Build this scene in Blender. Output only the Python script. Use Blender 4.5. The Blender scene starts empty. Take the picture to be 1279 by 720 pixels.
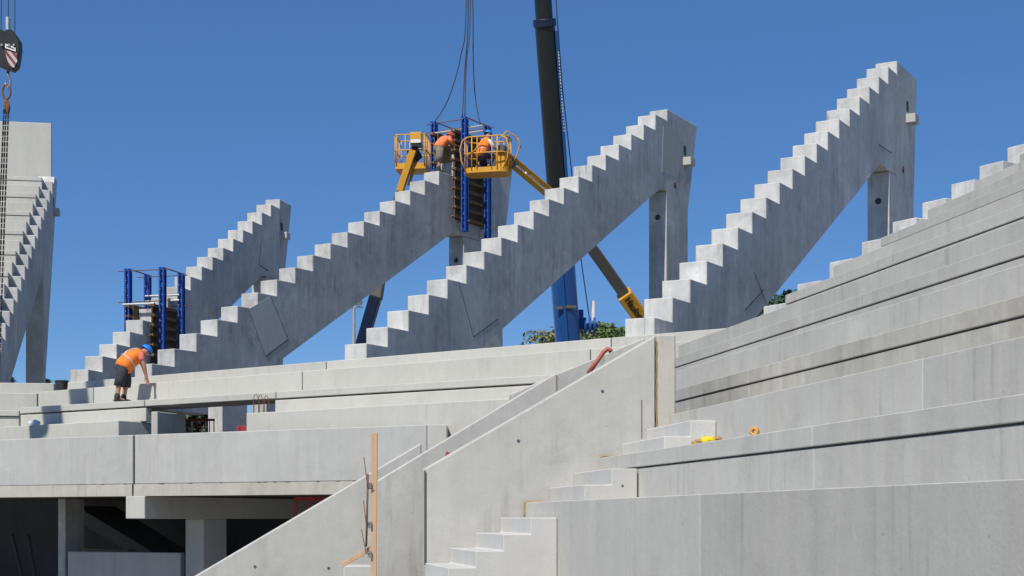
import bpy, bmesh, math, random
from math import sin, cos, tan, radians, pi, sqrt
from mathutils import Vector, Matrix

random.seed(7)
SC = bpy.context.scene
COL = SC.collection
V = Vector
F, CX, HY = 1950.0, 640.0, 647.0      # lens in picture units; eye height is z = 0
GROUND = -3.0


def at(px, py, y):
    """world point seen at (px, py) of the survey photograph, y metres ahead"""
    return V(((px - CX) * y / F, y, (HY - py) * y / F))


# ---------------------------------------------------------------- mesh helper
class MB:
    def __init__(s):
        s.v = []
        s.f = []

    def add(s, verts, faces):
        b = len(s.v)
        s.v += [V(p) for p in verts]
        s.f += [[b + i for i in f] for f in faces]
        return s

    def prism(s, poly, vec):
        n = len(poly)
        vec = V(vec)
        vs = [V(p) for p in poly] + [V(p) + vec for p in poly]
        fs = [list(range(n))[::-1], list(range(n, 2 * n))]
        fs += [[i, (i + 1) % n, n + (i + 1) % n, n + i] for i in range(n)]
        return s.add(vs, fs)

    def box(s, x0, x1, y0, y1, z0, z1):
        return s.prism([(x0, y0, z0), (x1, y0, z0), (x1, y1, z0), (x0, y1, z0)], (0, 0, z1 - z0))

    def bar(s, a, b, w, h, up=(0, 0, 1), w2=None, h2=None):
        a, b = V(a), V(b)
        d = (b - a).normalized()
        r = d.cross(V(up))
        if r.length < 1e-4:
            r = d.cross(V((1, 0, 0)))
        r.normalize()
        u = r.cross(d)
        w2 = w if w2 is None else w2
        h2 = h if h2 is None else h2
        q = [(-1, -1), (1, -1), (1, 1), (-1, 1)]
        vs = [a + r * (i * w / 2) + u * (j * h / 2) for i, j in q] + [b + r * (i * w2 / 2) + u * (j * h2 / 2) for i, j in q]
        return s.add(vs, [[3, 2, 1, 0], [4, 5, 6, 7]] + [[i, (i + 1) % 4, 4 + (i + 1) % 4, 4 + i] for i in range(4)])

    def tube(s, pts, r, n=8, closed=False, r_end=None):
        pts = [V(p) for p in pts]
        m = len(pts)
        base = len(s.v)
        prev = None
        for i, p in enumerate(pts):
            if closed:
                d = pts[(i + 1) % m] - pts[i - 1]
            else:
                d = pts[min(i + 1, m - 1)] - pts[max(i - 1, 0)]
            d.normalize()
            if prev is None:
                a = V((0, 0, 1)) if abs(d.z) < .9 else V((1, 0, 0))
                x = d.cross(a).normalized()
            else:
                x = (prev - d * prev.dot(d)).normalized()
            prev = x
            y = d.cross(x)
            rr = r if r_end is None else r + (r_end - r) * i / (m - 1)
            for k in range(n):
                t = 2 * pi * k / n
                s.v.append(p + (x * cos(t) + y * sin(t)) * rr)
        for i in range(m if closed else m - 1):
            j = (i + 1) % m
            for k in range(n):
                l = (k + 1) % n
                s.f.append([base + i * n + k, base + i * n + l, base + j * n + l, base + j * n + k])
        if not closed:
            s.f.append([base + k for k in range(n)][::-1])
            s.f.append([base + (m - 1) * n + k for k in range(n)])
        return s

    def cyl(s, a, b, r, n=16, r2=None):
        return s.tube([a, b], r, n, r_end=r2)

    def lathe(s, prof, c=(0, 0, 0), n=20):
        c = V(c)
        b = len(s.v)
        for r, z in prof:
            for k in range(n):
                t = 2 * pi * k / n
                s.v.append(c + V((r * cos(t), r * sin(t), z)))
        for i in range(len(prof) - 1):
            for k in range(n):
                l = (k + 1) % n
                s.f.append([b + i * n + k, b + i * n + l, b + (i + 1) * n + l, b + (i + 1) * n + k])
        s.f.append([b + k for k in range(n)][::-1])
        s.f.append([b + (len(prof) - 1) * n + k for k in range(n)])
        return s

    def blob(s, c, rx, ry, rz, seed=0, rough=.2, nu=14, nv=9):
        rnd = random.Random(seed)
        c = V(c)
        b = len(s.v)
        ph = [rnd.uniform(0, 6.28) for _ in range(6)]
        for i in range(nv + 1):
            a = -pi / 2 + pi * i / nv
            for k in range(nu):
                t = 2 * pi * k / nu
                q = 1 + rough * (sin(3 * t + ph[0] + 2 * a) * .5 + sin(5 * t + ph[1] - 3 * a) * .3 + sin(2 * t + 4 * a + ph[2]) * .4) * cos(a)
                s.v.append(c + V((rx * q * cos(a) * cos(t), ry * q * cos(a) * sin(t), rz * q * sin(a))))
        for i in range(nv):
            for k in range(nu):
                l = (k + 1) % nu
                s.f.append([b + i * nu + k, b + i * nu + l, b + (i + 1) * nu + l, b + (i + 1) * nu + k])
        return s

    def build(s, name, mat, parent=None, bevel=0.0, smooth=False, recentre=None):
        me = bpy.data.meshes.new(name)
        vs = s.v
        off = V((0, 0, 0))
        if recentre is None:
            recentre = parent is None
        if recentre:
            lo = V((min(p.x for p in vs), min(p.y for p in vs), min(p.z for p in vs)))
            hi = V((max(p.x for p in vs), max(p.y for p in vs), max(p.z for p in vs)))
            off = V(((lo.x + hi.x) / 2, (lo.y + hi.y) / 2, lo.z))
        me.from_pydata([p - off for p in vs], [], s.f)
        bm = bmesh.new()
        bm.from_mesh(me)
        bmesh.ops.recalc_face_normals(bm, faces=bm.faces)
        bm.to_mesh(me)
        bm.free()
        me.materials.append(mat)
        if smooth:
            for p in me.polygons:
                p.use_smooth = True
        o = bpy.data.objects.new(name, me)
        COL.objects.link(o)
        o.location = off
        if parent:
            o.parent = parent
        if bevel:
            m = o.modifiers.new('edge', 'BEVEL')
            m.width = bevel
            m.segments = 1
            m.limit_method = 'ANGLE'
            m.angle_limit = radians(30)
        return o


def tag(o, label=None, cat=None, group=None, kind=None):
    if label:
        o['label'] = label
    if cat:
        o['category'] = cat
    if group:
        o['group'] = group
    if kind or cat:
        o['kind'] = kind or 'thing'
    return o


def empty(name, loc=(0, 0, 0), rz=0.0):
    o = bpy.data.objects.new(name, None)
    COL.objects.link(o)
    o.location = loc
    o.rotation_euler = (0, 0, rz)
    o.empty_display_size = .3
    return o


# ---------------------------------------------------------------- materials
def new_mat(name):
    m = bpy.data.materials.new(name)
    m.use_nodes = True
    nt = m.node_tree
    return m, nt, nt.nodes['Principled BSDF']


def math_node(nt, op, a, b=None):
    n = nt.nodes.new('ShaderNodeMath')
    n.operation = op
    for i, q in enumerate((a, b)):
        if q is None:
            continue
        if isinstance(q, (int, float)):
            n.inputs[i].default_value = q
        else:
            nt.links.new(q, n.inputs[i])
    return n.outputs[0]


def noise(nt, vec, scale, detail=4, rough=.55):
    n = nt.nodes.new('ShaderNodeTexNoise')
    n.inputs['Scale'].default_value = scale
    n.inputs['Detail'].default_value = detail
    n.inputs['Roughness'].default_value = rough
    nt.links.new(vec, n.inputs['Vector'])
    return n.outputs['Fac']


def concrete(name, base=(.47, .46, .425), base2=(.43, .435, .43), blotch=.16, streak=.2, fine=.06, vary=.1, rust=0.0, bump=.25, stain=.2):
    m, nt, bs = new_mat(name)
    L = nt.links
    g = nt.nodes.new('ShaderNodeNewGeometry')
    oi = nt.nodes.new('ShaderNodeObjectInfo')
    sh = nt.nodes.new('ShaderNodeVectorMath')
    sh.operation = 'ADD'
    L.new(g.outputs['Position'], sh.inputs[0])
    k = math_node(nt, 'MULTIPLY', oi.outputs['Random'], 37.0)
    cb = nt.nodes.new('ShaderNodeCombineXYZ')
    L.new(k, cb.inputs[0])
    L.new(k, cb.inputs[1])
    L.new(cb.outputs[0], sh.inputs[1])
    pos = sh.outputs[0]
    mp = nt.nodes.new('ShaderNodeMapping')
    mp.inputs['Scale'].default_value = (2.6, 2.6, .16)
    L.new(pos, mp.inputs['Vector'])
    mp2 = nt.nodes.new('ShaderNodeMapping')
    mp2.inputs['Scale'].default_value = (7.0, 7.0, .5)
    L.new(pos, mp2.inputs['Vector'])
    n1 = noise(nt, pos, .55, 6, .6)
    n2 = noise(nt, mp.outputs[0], 1.0, 5, .6)
    n2b = noise(nt, mp2.outputs[0], 1.0, 4, .6)
    n3 = noise(nt, pos, 38.0, 3, .6)
    n4 = noise(nt, pos, 4.2, 5, .65)
    # streaks fade in and out along a face
    mask = math_node(nt, 'MULTIPLY', noise(nt, pos, .8, 3), 1.6)
    val = math_node(nt, 'MULTIPLY', math_node(nt, 'SUBTRACT', n1, .5), 2 * blotch)
    s2 = math_node(nt, 'MULTIPLY', math_node(nt, 'SUBTRACT', n2, .5), 2 * streak)
    s2b = math_node(nt, 'MULTIPLY', math_node(nt, 'SUBTRACT', n2b, .5), 1.1 * streak)
    s2 = math_node(nt, 'MULTIPLY', math_node(nt, 'ADD', s2, s2b), mask)
    s3 = math_node(nt, 'MULTIPLY', math_node(nt, 'SUBTRACT', n3, .5), 2 * fine)
    s4 = math_node(nt, 'MULTIPLY', math_node(nt, 'SUBTRACT', n4, .5), 1.2 * blotch)
    s5 = math_node(nt, 'MULTIPLY', math_node(nt, 'SUBTRACT', oi.outputs['Random'], .5), vary)
    tot = 1.0
    for q in (val, s2, s3, s4, s5):
        tot = math_node(nt, 'ADD', q, tot)
    def ramp(src, lo, hi):
        n = nt.nodes.new('ShaderNodeMapRange')
        n.interpolation_type = 'SMOOTHSTEP'
        n.inputs[1].default_value, n.inputs[2].default_value = lo, hi
        L.new(src, n.inputs[0])
        return n.outputs[0]
    # dark run-off streaks in some places, cloudy damp or dusty patches in others
    d1 = math_node(nt, 'MULTIPLY', ramp(noise(nt, mp2.outputs[0], 1.3, 5, .65), .52, .70), ramp(noise(nt, pos, .65, 3), .47, .62))
    d2 = ramp(noise(nt, pos, 1.5, 7, .7), .55, .68)
    l1 = ramp(noise(nt, pos, 1.1, 6, .7), .58, .70)
    tot = math_node(nt, 'SUBTRACT', tot, math_node(nt, 'MULTIPLY', d1, stain))
    tot = math_node(nt, 'SUBTRACT', tot, math_node(nt, 'MULTIPLY', d2, stain * .45))
    tot = math_node(nt, 'ADD', tot, math_node(nt, 'MULTIPLY', l1, stain * .4))
    # small dark air holes
    vo = nt.nodes.new('ShaderNodeTexVoronoi')
    vo.inputs['Scale'].default_value = 5.5
    L.new(pos, vo.inputs['Vector'])
    hole = math_node(nt, 'LESS_THAN', vo.outputs['Distance'], .05)
    tot = math_node(nt, 'SUBTRACT', tot, math_node(nt, 'MULTIPLY', hole, .22))
    mx = nt.nodes.new('ShaderNodeMix')
    mx.data_type = 'RGBA'
    mx.inputs[6].default_value = (*base, 1)
    mx.inputs[7].default_value = (*base2, 1)
    L.new(noise(nt, pos, .9, 3), mx.inputs[0])
    colr = mx.outputs[2]
    if rust:
        r = nt.nodes.new('ShaderNodeMix')
        r.data_type = 'RGBA'
        r.inputs[7].default_value = (.36, .29, .19, 1)
        L.new(colr, r.inputs[6])
        f = math_node(nt, 'MULTIPLY', math_node(nt, 'GREATER_THAN', noise(nt, mp.outputs[0], 2.2, 4), .56), rust)
        L.new(f, r.inputs[0])
        colr = r.outputs[2]
    mul = nt.nodes.new('ShaderNodeVectorMath')
    mul.operation = 'SCALE'
    L.new(colr, mul.inputs[0])
    L.new(tot, mul.inputs['Scale'])
    L.new(mul.outputs[0], bs.inputs['Base Color'])
    bs.inputs['Roughness'].default_value = .92
    bs.inputs['Specular IOR Level'].default_value = .25
    bp = nt.nodes.new('ShaderNodeBump')
    bp.inputs['Strength'].default_value = bump
    bp.inputs['Distance'].default_value = .02
    L.new(math_node(nt, 'ADD', n4, math_node(nt, 'MULTIPLY', n3, .25)), bp.inputs['Height'])
    L.new(bp.outputs[0], bs.inputs['Normal'])
    return m


def plain(name, c, rough=.6, metal=0.0, wear=.15, scale=6.0, spec=.4, coat=0.0):
    m, nt, bs = new_mat(name)
    tc = nt.nodes.new('ShaderNodeTexCoord')
    n = noise(nt, tc.outputs['Object'], scale, 5, .6)
    n2 = noise(nt, tc.outputs['Object'], scale * 7, 3, .6)
    t = math_node(nt, 'ADD', math_node(nt, 'MULTIPLY', math_node(nt, 'SUBTRACT', n, .5), 2 * wear), 1.0)
    t = math_node(nt, 'ADD', math_node(nt, 'MULTIPLY', math_node(nt, 'SUBTRACT', n2, .5), wear), t)
    mul = nt.nodes.new('ShaderNodeVectorMath')
    mul.operation = 'SCALE'
    mul.inputs[0].default_value = c
    nt.links.new(t, mul.inputs['Scale'])
    nt.links.new(mul.outputs[0], bs.inputs['Base Color'])
    rr = math_node(nt, 'ADD', math_node(nt, 'MULTIPLY', n, .25), rough - .12)
    nt.links.new(rr, bs.inputs['Roughness'])
    bs.inputs['Metallic'].default_value = metal
    bs.inputs['Specular IOR Level'].default_value = spec
    bs.inputs['Coat Weight'].default_value = coat
    return m


M = {}
M['pale'] = concrete('pale_precast_concrete', (.49, .482, .435), (.46, .455, .42), blotch=.11, streak=.10, vary=.10, stain=.10, rust=.04)
M['grey'] = concrete('grey_precast_concrete', (.475, .465, .425), (.44, .437, .41), blotch=.17, streak=.15, vary=.14, rust=.08, stain=.2)
M['stained'] = concrete('brown_stained_concrete', (.435, .415, .36), (.445, .435, .40), blotch=.25, streak=.3, vary=.1, rust=.2, stain=.3)
M['stair'] = concrete('smooth_stair_concrete', (.53, .52, .49), (.505, .50, .48), blotch=.12, streak=.12, vary=.08, stain=.14)
M['wall'] = concrete('fair_faced_wall_concrete', (.475, .465, .43), (.455, .45, .425), blotch=.2, streak=.16, vary=.06, stain=.2)
M['parapet'] = concrete('parapet_concrete', (.425, .425, .405), (.41, .413, .40), blotch=.14, streak=.16, vary=.06, stain=.16, rust=.05)
M['raker'] = concrete('raker_concrete', (.51, .505, .485), (.455, .455, .445), blotch=.42, streak=.32, vary=.12, stain=.42)
M['ledge'] = concrete('ledge_concrete', (.45, .43, .375), (.43, .415, .37), blotch=.2, streak=.2, stain=.25)
M['dark_concrete'] = concrete('shade_darkened_concrete', (.075, .075, .072), (.055, .055, .055), blotch=.2, streak=.2)  # base colour darkened to carry the shade of the space under the deck
M['shade_slab'] = concrete('shade_toned_slab_concrete', (.16, .155, .145), (.13, .13, .125), stain=.3)  # tone dimmed so the slab's colour holds the gloom below the deck
M['seam'] = plain('dark_joint_filler', (.10, .10, .102), .9)
M['hole'] = plain('blue_grey_plastic_plug', (.075, .085, .14), .7)
M['foam'] = plain('ochre_expanding_foam', (.36, .25, .11), .9, wear=.35, scale=14)
M['foam_orange'] = plain('orange_tape', (.62, .30, .07), .6, wear=.3, scale=20)
M['blue'] = plain('blue_painted_steel', (.012, .07, .33), .45, wear=.3, scale=9)
M['crane_blue'] = plain('crane_blue_paint', (.012, .085, .29), .35, wear=.12, scale=3, coat=.3)
M['navy'] = plain('navy_paint', (.010, .020, .055), .4, wear=.2, scale=4)
M['black'] = plain('black_boom_paint', (.014, .017, .017), .42, wear=.25, scale=3)
M['rubber'] = plain('black_rubber', (.02, .02, .02), .85)
M['yellow'] = plain('lift_yellow_paint', (.62, .31, .025), .45, wear=.18, scale=5)
M['boom_grey'] = plain('grey_boom_steel', (.085, .082, .07), .5, wear=.2, scale=3)
M['steel'] = plain('bare_steel', (.30, .29, .28), .45, metal=.7, wear=.3)
M['rope'] = plain('wire_rope', (.055, .055, .06), .6, wear=.3)
M['rust'] = plain('rusty_steel', (.17, .085, .05), .8, wear=.4, scale=20)
M['chain'] = plain('dark_oily_chain', (.06, .05, .045), .5, metal=.3, wear=.4)
M['galv'] = plain('galvanised_steel', (.42, .43, .44), .5, metal=.4, wear=.15)
M['white'] = plain('white_paint', (.72, .72, .70), .6, wear=.1)
M['red'] = plain('red_paint', (.33, .03, .03), .55, wear=.25)
M['pipe'] = plain('salmon_plastic_pipe', (.42, .12, .075), .55, wear=.2, scale=4)
M['ply'] = plain('formwork_plywood', (.115, .08, .045), .7, wear=.2, scale=4)
M['timber'] = plain('brown_formwork_timber', (.20, .135, .075), .8, wear=.35, scale=8)
M['skin'] = plain('tanned_skin', (.46, .22, .14), .6, wear=.06)
M['orange'] = plain('orange_safety_cloth', (.95, .22, .03), .8, wear=.10, scale=12)
M['salmon'] = plain('faded_orange_cloth', (.90, .22, .075), .85, wear=.12, scale=12)
M['coral'] = plain('coral_shirt_cloth', (.72, .18, .14), .85, wear=.1)
M['shirt_white'] = plain('white_shirt_cloth', (.7, .7, .7), .85, wear=.1)
M['charcoal'] = plain('charcoal_work_cloth', (.035, .037, .042), .85, wear=.3, scale=12)
M['khaki'] = plain('khaki_work_cloth', (.20, .17, .125), .85, wear=.25, scale=12)
M['navy_cloth'] = plain('navy_work_cloth', (.02, .03, .09), .85, wear=.25, scale=12)
M['boot'] = plain('dark_boot_leather', (.04, .035, .028), .7)
M['silver'] = plain('reflective_tape', (.55, .55, .53), .4, wear=.1)
M['helmet_blue'] = plain('blue_helmet_plastic', (.02, .22, .72), .35, wear=.05)
M['helmet_red'] = plain('red_helmet_plastic', (.60, .08, .03), .35, wear=.05)
M['bucket'] = plain('black_bucket_plastic', (.03, .03, .035), .6)
M['sack'] = plain('white_plastic_sack', (.60, .62, .68), .6, wear=.12)
M['glove'] = plain('yellow_cloth', (.80, .58, .02), .8, wear=.15, scale=15)
M['tan'] = plain('tan_leather', (.42, .24, .09), .8, wear=.3, scale=15)
M['bark'] = plain('bark', (.10, .075, .05), .9, wear=.35)


def wood_mat(name, c):
    m, nt, bs = new_mat(name)
    tc = nt.nodes.new('ShaderNodeTexCoord')
    mp = nt.nodes.new('ShaderNodeMapping')
    mp.inputs['Scale'].default_value = (30, 30, 1.6)
    nt.links.new(tc.outputs['Object'], mp.inputs['Vector'])
    n = noise(nt, mp.outputs[0], 1.0, 5, .6)
    t = math_node(nt, 'ADD', math_node(nt, 'MULTIPLY', math_node(nt, 'SUBTRACT', n, .5), .8), 1.0)
    mul = nt.nodes.new('ShaderNodeVectorMath')
    mul.operation = 'SCALE'
    mul.inputs[0].default_value = c
    nt.links.new(t, mul.inputs['Scale'])
    nt.links.new(mul.outputs[0], bs.inputs['Base Color'])
    bs.inputs['Roughness'].default_value = .75
    return m


M['wood'] = wood_mat('fresh_sawn_timber', (.50, .32, .19))


def leaf_mat(name, a, b):
    m, nt, bs = new_mat(name)
    g = nt.nodes.new('ShaderNodeNewGeometry')
    n = noise(nt, g.outputs['Position'], 1.1, 3)
    n2 = noise(nt, g.outputs['Position'], 9.0, 2)
    mx = nt.nodes.new('ShaderNodeMix')
    mx.data_type = 'RGBA'
    mx.inputs[6].default_value = (*a, 1)
    mx.inputs[7].default_value = (*b, 1)
    f = math_node(nt, 'ADD', math_node(nt, 'MULTIPLY', n, .6), math_node(nt, 'MULTIPLY', n2, .5))
    nt.links.new(f, mx.inputs[0])
    nt.links.new(mx.outputs[2], bs.inputs['Base Color'])
    bs.inputs['Roughness'].default_value = .6
    bs.inputs['Transmission Weight'].default_value = 0
    return m


M['leaf'] = leaf_mat('mid_green_leaves', (.045, .085, .02), (.13, .19, .045))
M['leaf_olive'] = leaf_mat('olive_green_leaves', (.085, .10, .025), (.20, .205, .06))
M['leaf_dark'] = leaf_mat('dark_green_leaves', (.015, .04, .018), (.03, .075, .03))


def hazard_mat():
    m, nt, bs = new_mat('red_white_hazard_stripes')
    tc = nt.nodes.new('ShaderNodeTexCoord')
    sx = nt.nodes.new('ShaderNodeSeparateXYZ')
    nt.links.new(tc.outputs['Object'], sx.inputs[0])
    q = math_node(nt, 'ADD', math_node(nt, 'MULTIPLY', sx.outputs[0], 1.3), sx.outputs[2])
    q = math_node(nt, 'GREATER_THAN', math_node(nt, 'FRACT', math_node(nt, 'MULTIPLY', q, 4.2)), .5)
    mx = nt.nodes.new('ShaderNodeMix')
    mx.data_type = 'RGBA'
    mx.inputs[6].default_value = (.45, .44, .42, 1)
    mx.inputs[7].default_value = (.22, .02, .025, 1)
    nt.links.new(q, mx.inputs[0])
    nt.links.new(mx.outputs[2], bs.inputs['Base Color'])
    bs.inputs['Roughness'].default_value = .5
    return m


M['hazard'] = hazard_mat()


def brick_mat():
    m, nt, bs = new_mat('red_brick')
    tc = nt.nodes.new('ShaderNodeTexCoord')
    b = nt.nodes.new('ShaderNodeTexBrick')
    b.inputs['Color1'].default_value = (.30, .10, .06, 1)
    b.inputs['Color2'].default_value = (.24, .085, .055, 1)
    b.inputs['Mortar'].default_value = (.30, .27, .23, 1)
    b.inputs['Scale'].default_value = 3
    mp = nt.nodes.new('ShaderNodeMapping')
    mp.inputs['Rotation'].default_value = (pi / 2, 0, 0)
    nt.links.new(tc.outputs['Object'], mp.inputs[0])
    nt.links.new(mp.outputs[0], b.inputs['Vector'])
    nt.links.new(b.outputs['Color'], bs.inputs['Base Color'])
    bs.inputs['Roughness'].default_value = .9
    return m


M['brick'] = brick_mat()
M['tile'] = plain('red_roof_tiles', (.26, .09, .055), .8, wear=.3, scale=10)


def ground_mat():
    m, nt, bs = new_mat('site_gravel_and_soil')
    g = nt.nodes.new('ShaderNodeNewGeometry')
    n = noise(nt, g.outputs['Position'], .5, 6, .65)
    n2 = noise(nt, g.outputs['Position'], 22, 3, .7)
    mx = nt.nodes.new('ShaderNodeMix')
    mx.data_type = 'RGBA'
    mx.inputs[6].default_value = (.18, .16, .13, 1)
    mx.inputs[7].default_value = (.30, .28, .24, 1)
    nt.links.new(math_node(nt, 'ADD', math_node(nt, 'MULTIPLY', n, .7), math_node(nt, 'MULTIPLY', n2, .35)), mx.inputs[0])
    nt.links.new(mx.outputs[2], bs.inputs['Base Color'])
    bs.inputs['Roughness'].default_value = .95
    return m


# ---------------------------------------------------------------- ground
mb = MB()
mb.add([(-900, -300, GROUND), (900, -300, GROUND), (900, 1500, GROUND), (-900, 1500, GROUND)], [[0, 1, 2, 3]])
tag(mb.build('ground', ground_mat(), recentre=False), kind='structure')

# ================================================================ RIGHT-HAND STAND
ang = math.atan2(-382.0, F)
D_ = V((sin(ang), cos(ang), 0))          # along the rows, away from us
N_ = V((cos(ang), -sin(ang), 0))         # up the stand


def R(u, v, z):
    p = N_ * v + D_ * u
    return V((p.x, p.y, z))


def v_of(px, u):
    t = (px - CX) / F
    return u * (t * D_.y - D_.x) / (N_.x - t * N_.y)


def u_of(px, v):
    t = (px - CX) / F
    return v * (N_.x - t * N_.y) / (t * D_.y - D_.x)


def z_of(px, py, u):
    p = R(u, v_of(px, u), 0)
    return (HY - py) * p.y / F


V1, RUN, RISE, Z1 = 3.145, .758, .451, .153
UW, UN, UNEAR = 15.39, 13.89, 2.5
rv = lambda i: V1 + RUN * (i - 1)
rz = lambda i: Z1 + RISE * (i - 1)


def row_profile(v, zb, zt, run, lip, thick=.15, lh=.135, back=.06):
    if lip:
        q = [(v + .012, zb), (v + .012, zt - lh - .014), (v + .07, zt - lh - .014), (v + .07, zt - lh), (v, zt - lh), (v, zt)]
    else:
        q = [(v, zb), (v, zt)]
    return q + [(v + run + back, zt), (v + run + back, zt - .14), (v + thick + .05, zt - .14), (v + thick + .05, zb)]


right_labels = {
    (1, 0): 'tall grey front wall of right stand, piece touching the small stair flight',
    (1, 1): 'tall grey front wall of right stand, piece filling the bottom right corner',
    (2, 0): 'grey terrace riser with lip carrying the yellow cloth, left of its joint',
    (2, 1): 'grey lipped terrace riser directly above the front wall, right of its joint',
    (3, 0): 'grey riser behind the yellow cloth, between pillar and tall vertical joint',
    (3, 1): 'grey riser on third terrace, right of the tall vertical joint',
    (4, 0): 'lipped terrace beam fourth from bottom, short piece against the pillar',
    (4, 1): 'brown stained lipped terrace beam fourth from bottom, long right piece',
    (5, 0): 'streaked pale terrace riser between two dark shadow joints, fifth from bottom',
    (6, 0): 'lipped terrace beam sixth from bottom with a dark joint under its nose',
    (7, 0): 'terrace riser seventh from bottom, meeting the big beam foot at its left',
    (8, 0): 'lipped terrace beam eighth from bottom, its left end stepped back',
    (9, 0): 'terrace riser ninth from bottom starting beside the dark column foot',
    (10, 0): 'lipped terrace beam tenth from bottom, right of the dark column',
    (11, 0): 'terrace riser eleventh from bottom near the right picture edge',
    (12, 0): 'lipped terrace beam in the far right upper corner, twelfth from bottom',
    (13, 0): 'topmost terrace riser of right stand, at the picture edge',
}
joints = {1: 875, 2: 1015, 3: 1153, 4: 935}
for i in range(1, 14):
    uf = UW - .004 if i <= 3 else (24.9 if i <= 7 else 22.0)
    v = rv(i)
    zb = GROUND if i == 1 else rz(i - 1) + .003
    prof = row_profile(v, zb, rz(i), RUN, i % 2 == 0)
    spans = [(uf, UNEAR)]
    if i in joints:
        uj = u_of(joints[i], v)
        spans = [(uf, uj + .002), (uj - .002, UNEAR)]
    for j, (ua, ub) in enumerate(spans):
        mb = MB().prism([R(ua, a, b) for a, b in prof], D_ * (ub - ua))
        o = mb.build('terrace_beam', M['stained'] if i == 4 else M['grey'], bevel=.005)
        tag(o, right_labels[(i, j)], 'terrace beam', 'terrace beams of the right-hand stand')


# stair flights of the aisle -------------------------------------------------
def flight(v0, z0, n, base, label, vend, extra=None):
    """steps rising from v0; step j has its front at v0+j*t and top z0+j*r"""
    t, r = RUN / 3, RISE / 3
    prof = [(v0, base)]
    for j in range(n):
        prof += [(v0 + j * t, z0 + j * r), (v0 + (j + 1) * t if j < n - 1 else vend, z0 + j * r)]
    prof += [(vend, base)]
    o = MB().prism([R(UN, a, b) for a, b in prof], D_ * (UW - UN - .006)).build('stair_flight', M['stair'], bevel=.008)
    tag(o, label, 'stair flight', 'small stair flights beside the sloped wall')
    return o


def disc_part(parent, c, nrm, r, mat, name, depth=.02):
    c, nrm = V(c), V(nrm).normalized()
    off = parent.location if parent.type == 'MESH' else V((0, 0, 0))
    return MB().cyl(c - off - nrm * depth, c - off + nrm * .004, r, 14).build(name, mat, parent, recentre=False)


fl = flight(V1 - 9 * RUN / 3, Z1 - 9 * RISE / 3, 9, GROUND, 'lowest stair flight, at the bottom edge below the front wall', V1 - .004)
fl2 = flight(V1 + RUN / 3, Z1 + RISE / 3, 2, Z1 + .002, 'middle stair flight of two steps with one round anchor hole, on the front wall top', V1 + RUN - .004)
disc_part(fl2, R(UN, v_of(778, UN), z_of(778, 607, UN)), -D_, .011, M['hole'], 'anchor_hole')
fl3 = flight(V1 + 4 * RUN / 3, Z1 + 4 * RISE / 3, 2, Z1 + RISE + .002, 'upper stair flight of two steps, behind the yellow cloth', V1 + 2 * RUN - .004)
disc_part(fl3, R(UN, v_of(881, UN), z_of(881, 546, UN)), -D_, .011, M['hole'], 'anchor_hole')


# sloped walls ----------------------------------------------------------------
def slab_u(name, pts, u, thick, mat, label, cat, bevel=.012, group=None):
    """wall standing across the rows at distance u; pts = survey points of its outline"""
    poly = []
    for p in pts:
        px, py = p
        v = v_of(px, u)
        z = GROUND if py is None else z_of(px, py, u)
        poly.append(R(u, v, z))
    o = MB().prism(poly, D_ * thick).build(name, mat, bevel=bevel)
    return tag(o, label, cat, group)


w3 = slab_u('sloped_wall', [(532, None), (532, 585.5), (819, 419.5), (819, None)], UW, .24, M['wall'],
            'large pale sloped wall with two blue anchor holes, behind the stair flights', 'wall', group='sloped stair walls')
for px, py in ((648, 551), (753, 489)):
    disc_part(w3, R(UW, v_of(px, UW), z_of(px, py, UW)), -D_, .016, M['hole'], 'anchor_hole')
mbx = MB()
ua = UW - .002
mbx.bar(R(ua, v_of(802, ua), z_of(802, 548, ua)), R(ua, v_of(802, ua), z_of(802, 500, ua)), .006, .008, up=D_)
o = mbx.build('joint_seam', M['seam'], w3)
o.location = -w3.location
mbx = MB()
mbx.bar(R(ua, v_of(531.2, ua), z_of(531, 706, ua)), R(ua, v_of(531.2, ua), z_of(531, 588, ua)), .010, .03, up=D_)
o = mbx.build('joint_seam', M['seam'], w3)
o.location = -w3.location
pil = slab_u('pillar', [(821, None), (821, 418.5), (844.5, 418.5), (844.5, None)], UW + .005, .5, M['ledge'],
             'short upright concrete pillar with ochre foam edges, right of sloped wall', 'pillar')
f1 = MB()
for px, pa, pb in ((820.2, 424, 533), (845, 511, 527)):
    q = [R(UW - .004, v_of(px + random.uniform(-.5, .5), UW), z_of(px, pa + (pb - pa) * k / 14, UW)) for k in range(15)]
    f1.tube(q, .0055, 6)
o = f1.build('foam_seal', M['foam'], pil)
o.location = -pil.location

w2 = slab_u('sloped_wall', [(471.5, None), (471.5, 601), (694, 467), (696, 468), (696, None)], 16.6, .22, M['wall'],
            'middle sloped wall right of the timber post, its top end edged in ochre', 'wall', group='sloped stair walls')
f1 = MB().tube([R(16.595, v_of(696.5, 16.6), z_of(696.5, 470 + 2 * k, 16.6)) for k in range(10)], .008, 6)
o = f1.build('foam_seal', M['foam'], w2)
o.location = -w2.location
w1 = slab_u('sloped_wall', [(-60, None), (-60, 895), (244, 720), (527, 553.5), (527, None)], 17.8, .22, M['wall'],
            'low sloped wall rising past the dark opening, left of the timber post', 'wall', group='sloped stair walls')
for px, py in ((319, 708), (411, 710)):
    disc_part(w1, R(17.8, v_of(px, 17.8), z_of(px, py, 17.8)), -D_, .016, M['hole'], 'anchor_hole')
w4 = slab_u('sloped_wall', [(640, None), (640, 492), (694, 468), (742, 448.5), (806, 422), (806, None)], 19.0, .2, M['wall'],
            'grey wall end seen over the large sloped wall, behind the salmon pipe', 'wall', group='sloped stair walls')
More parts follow.
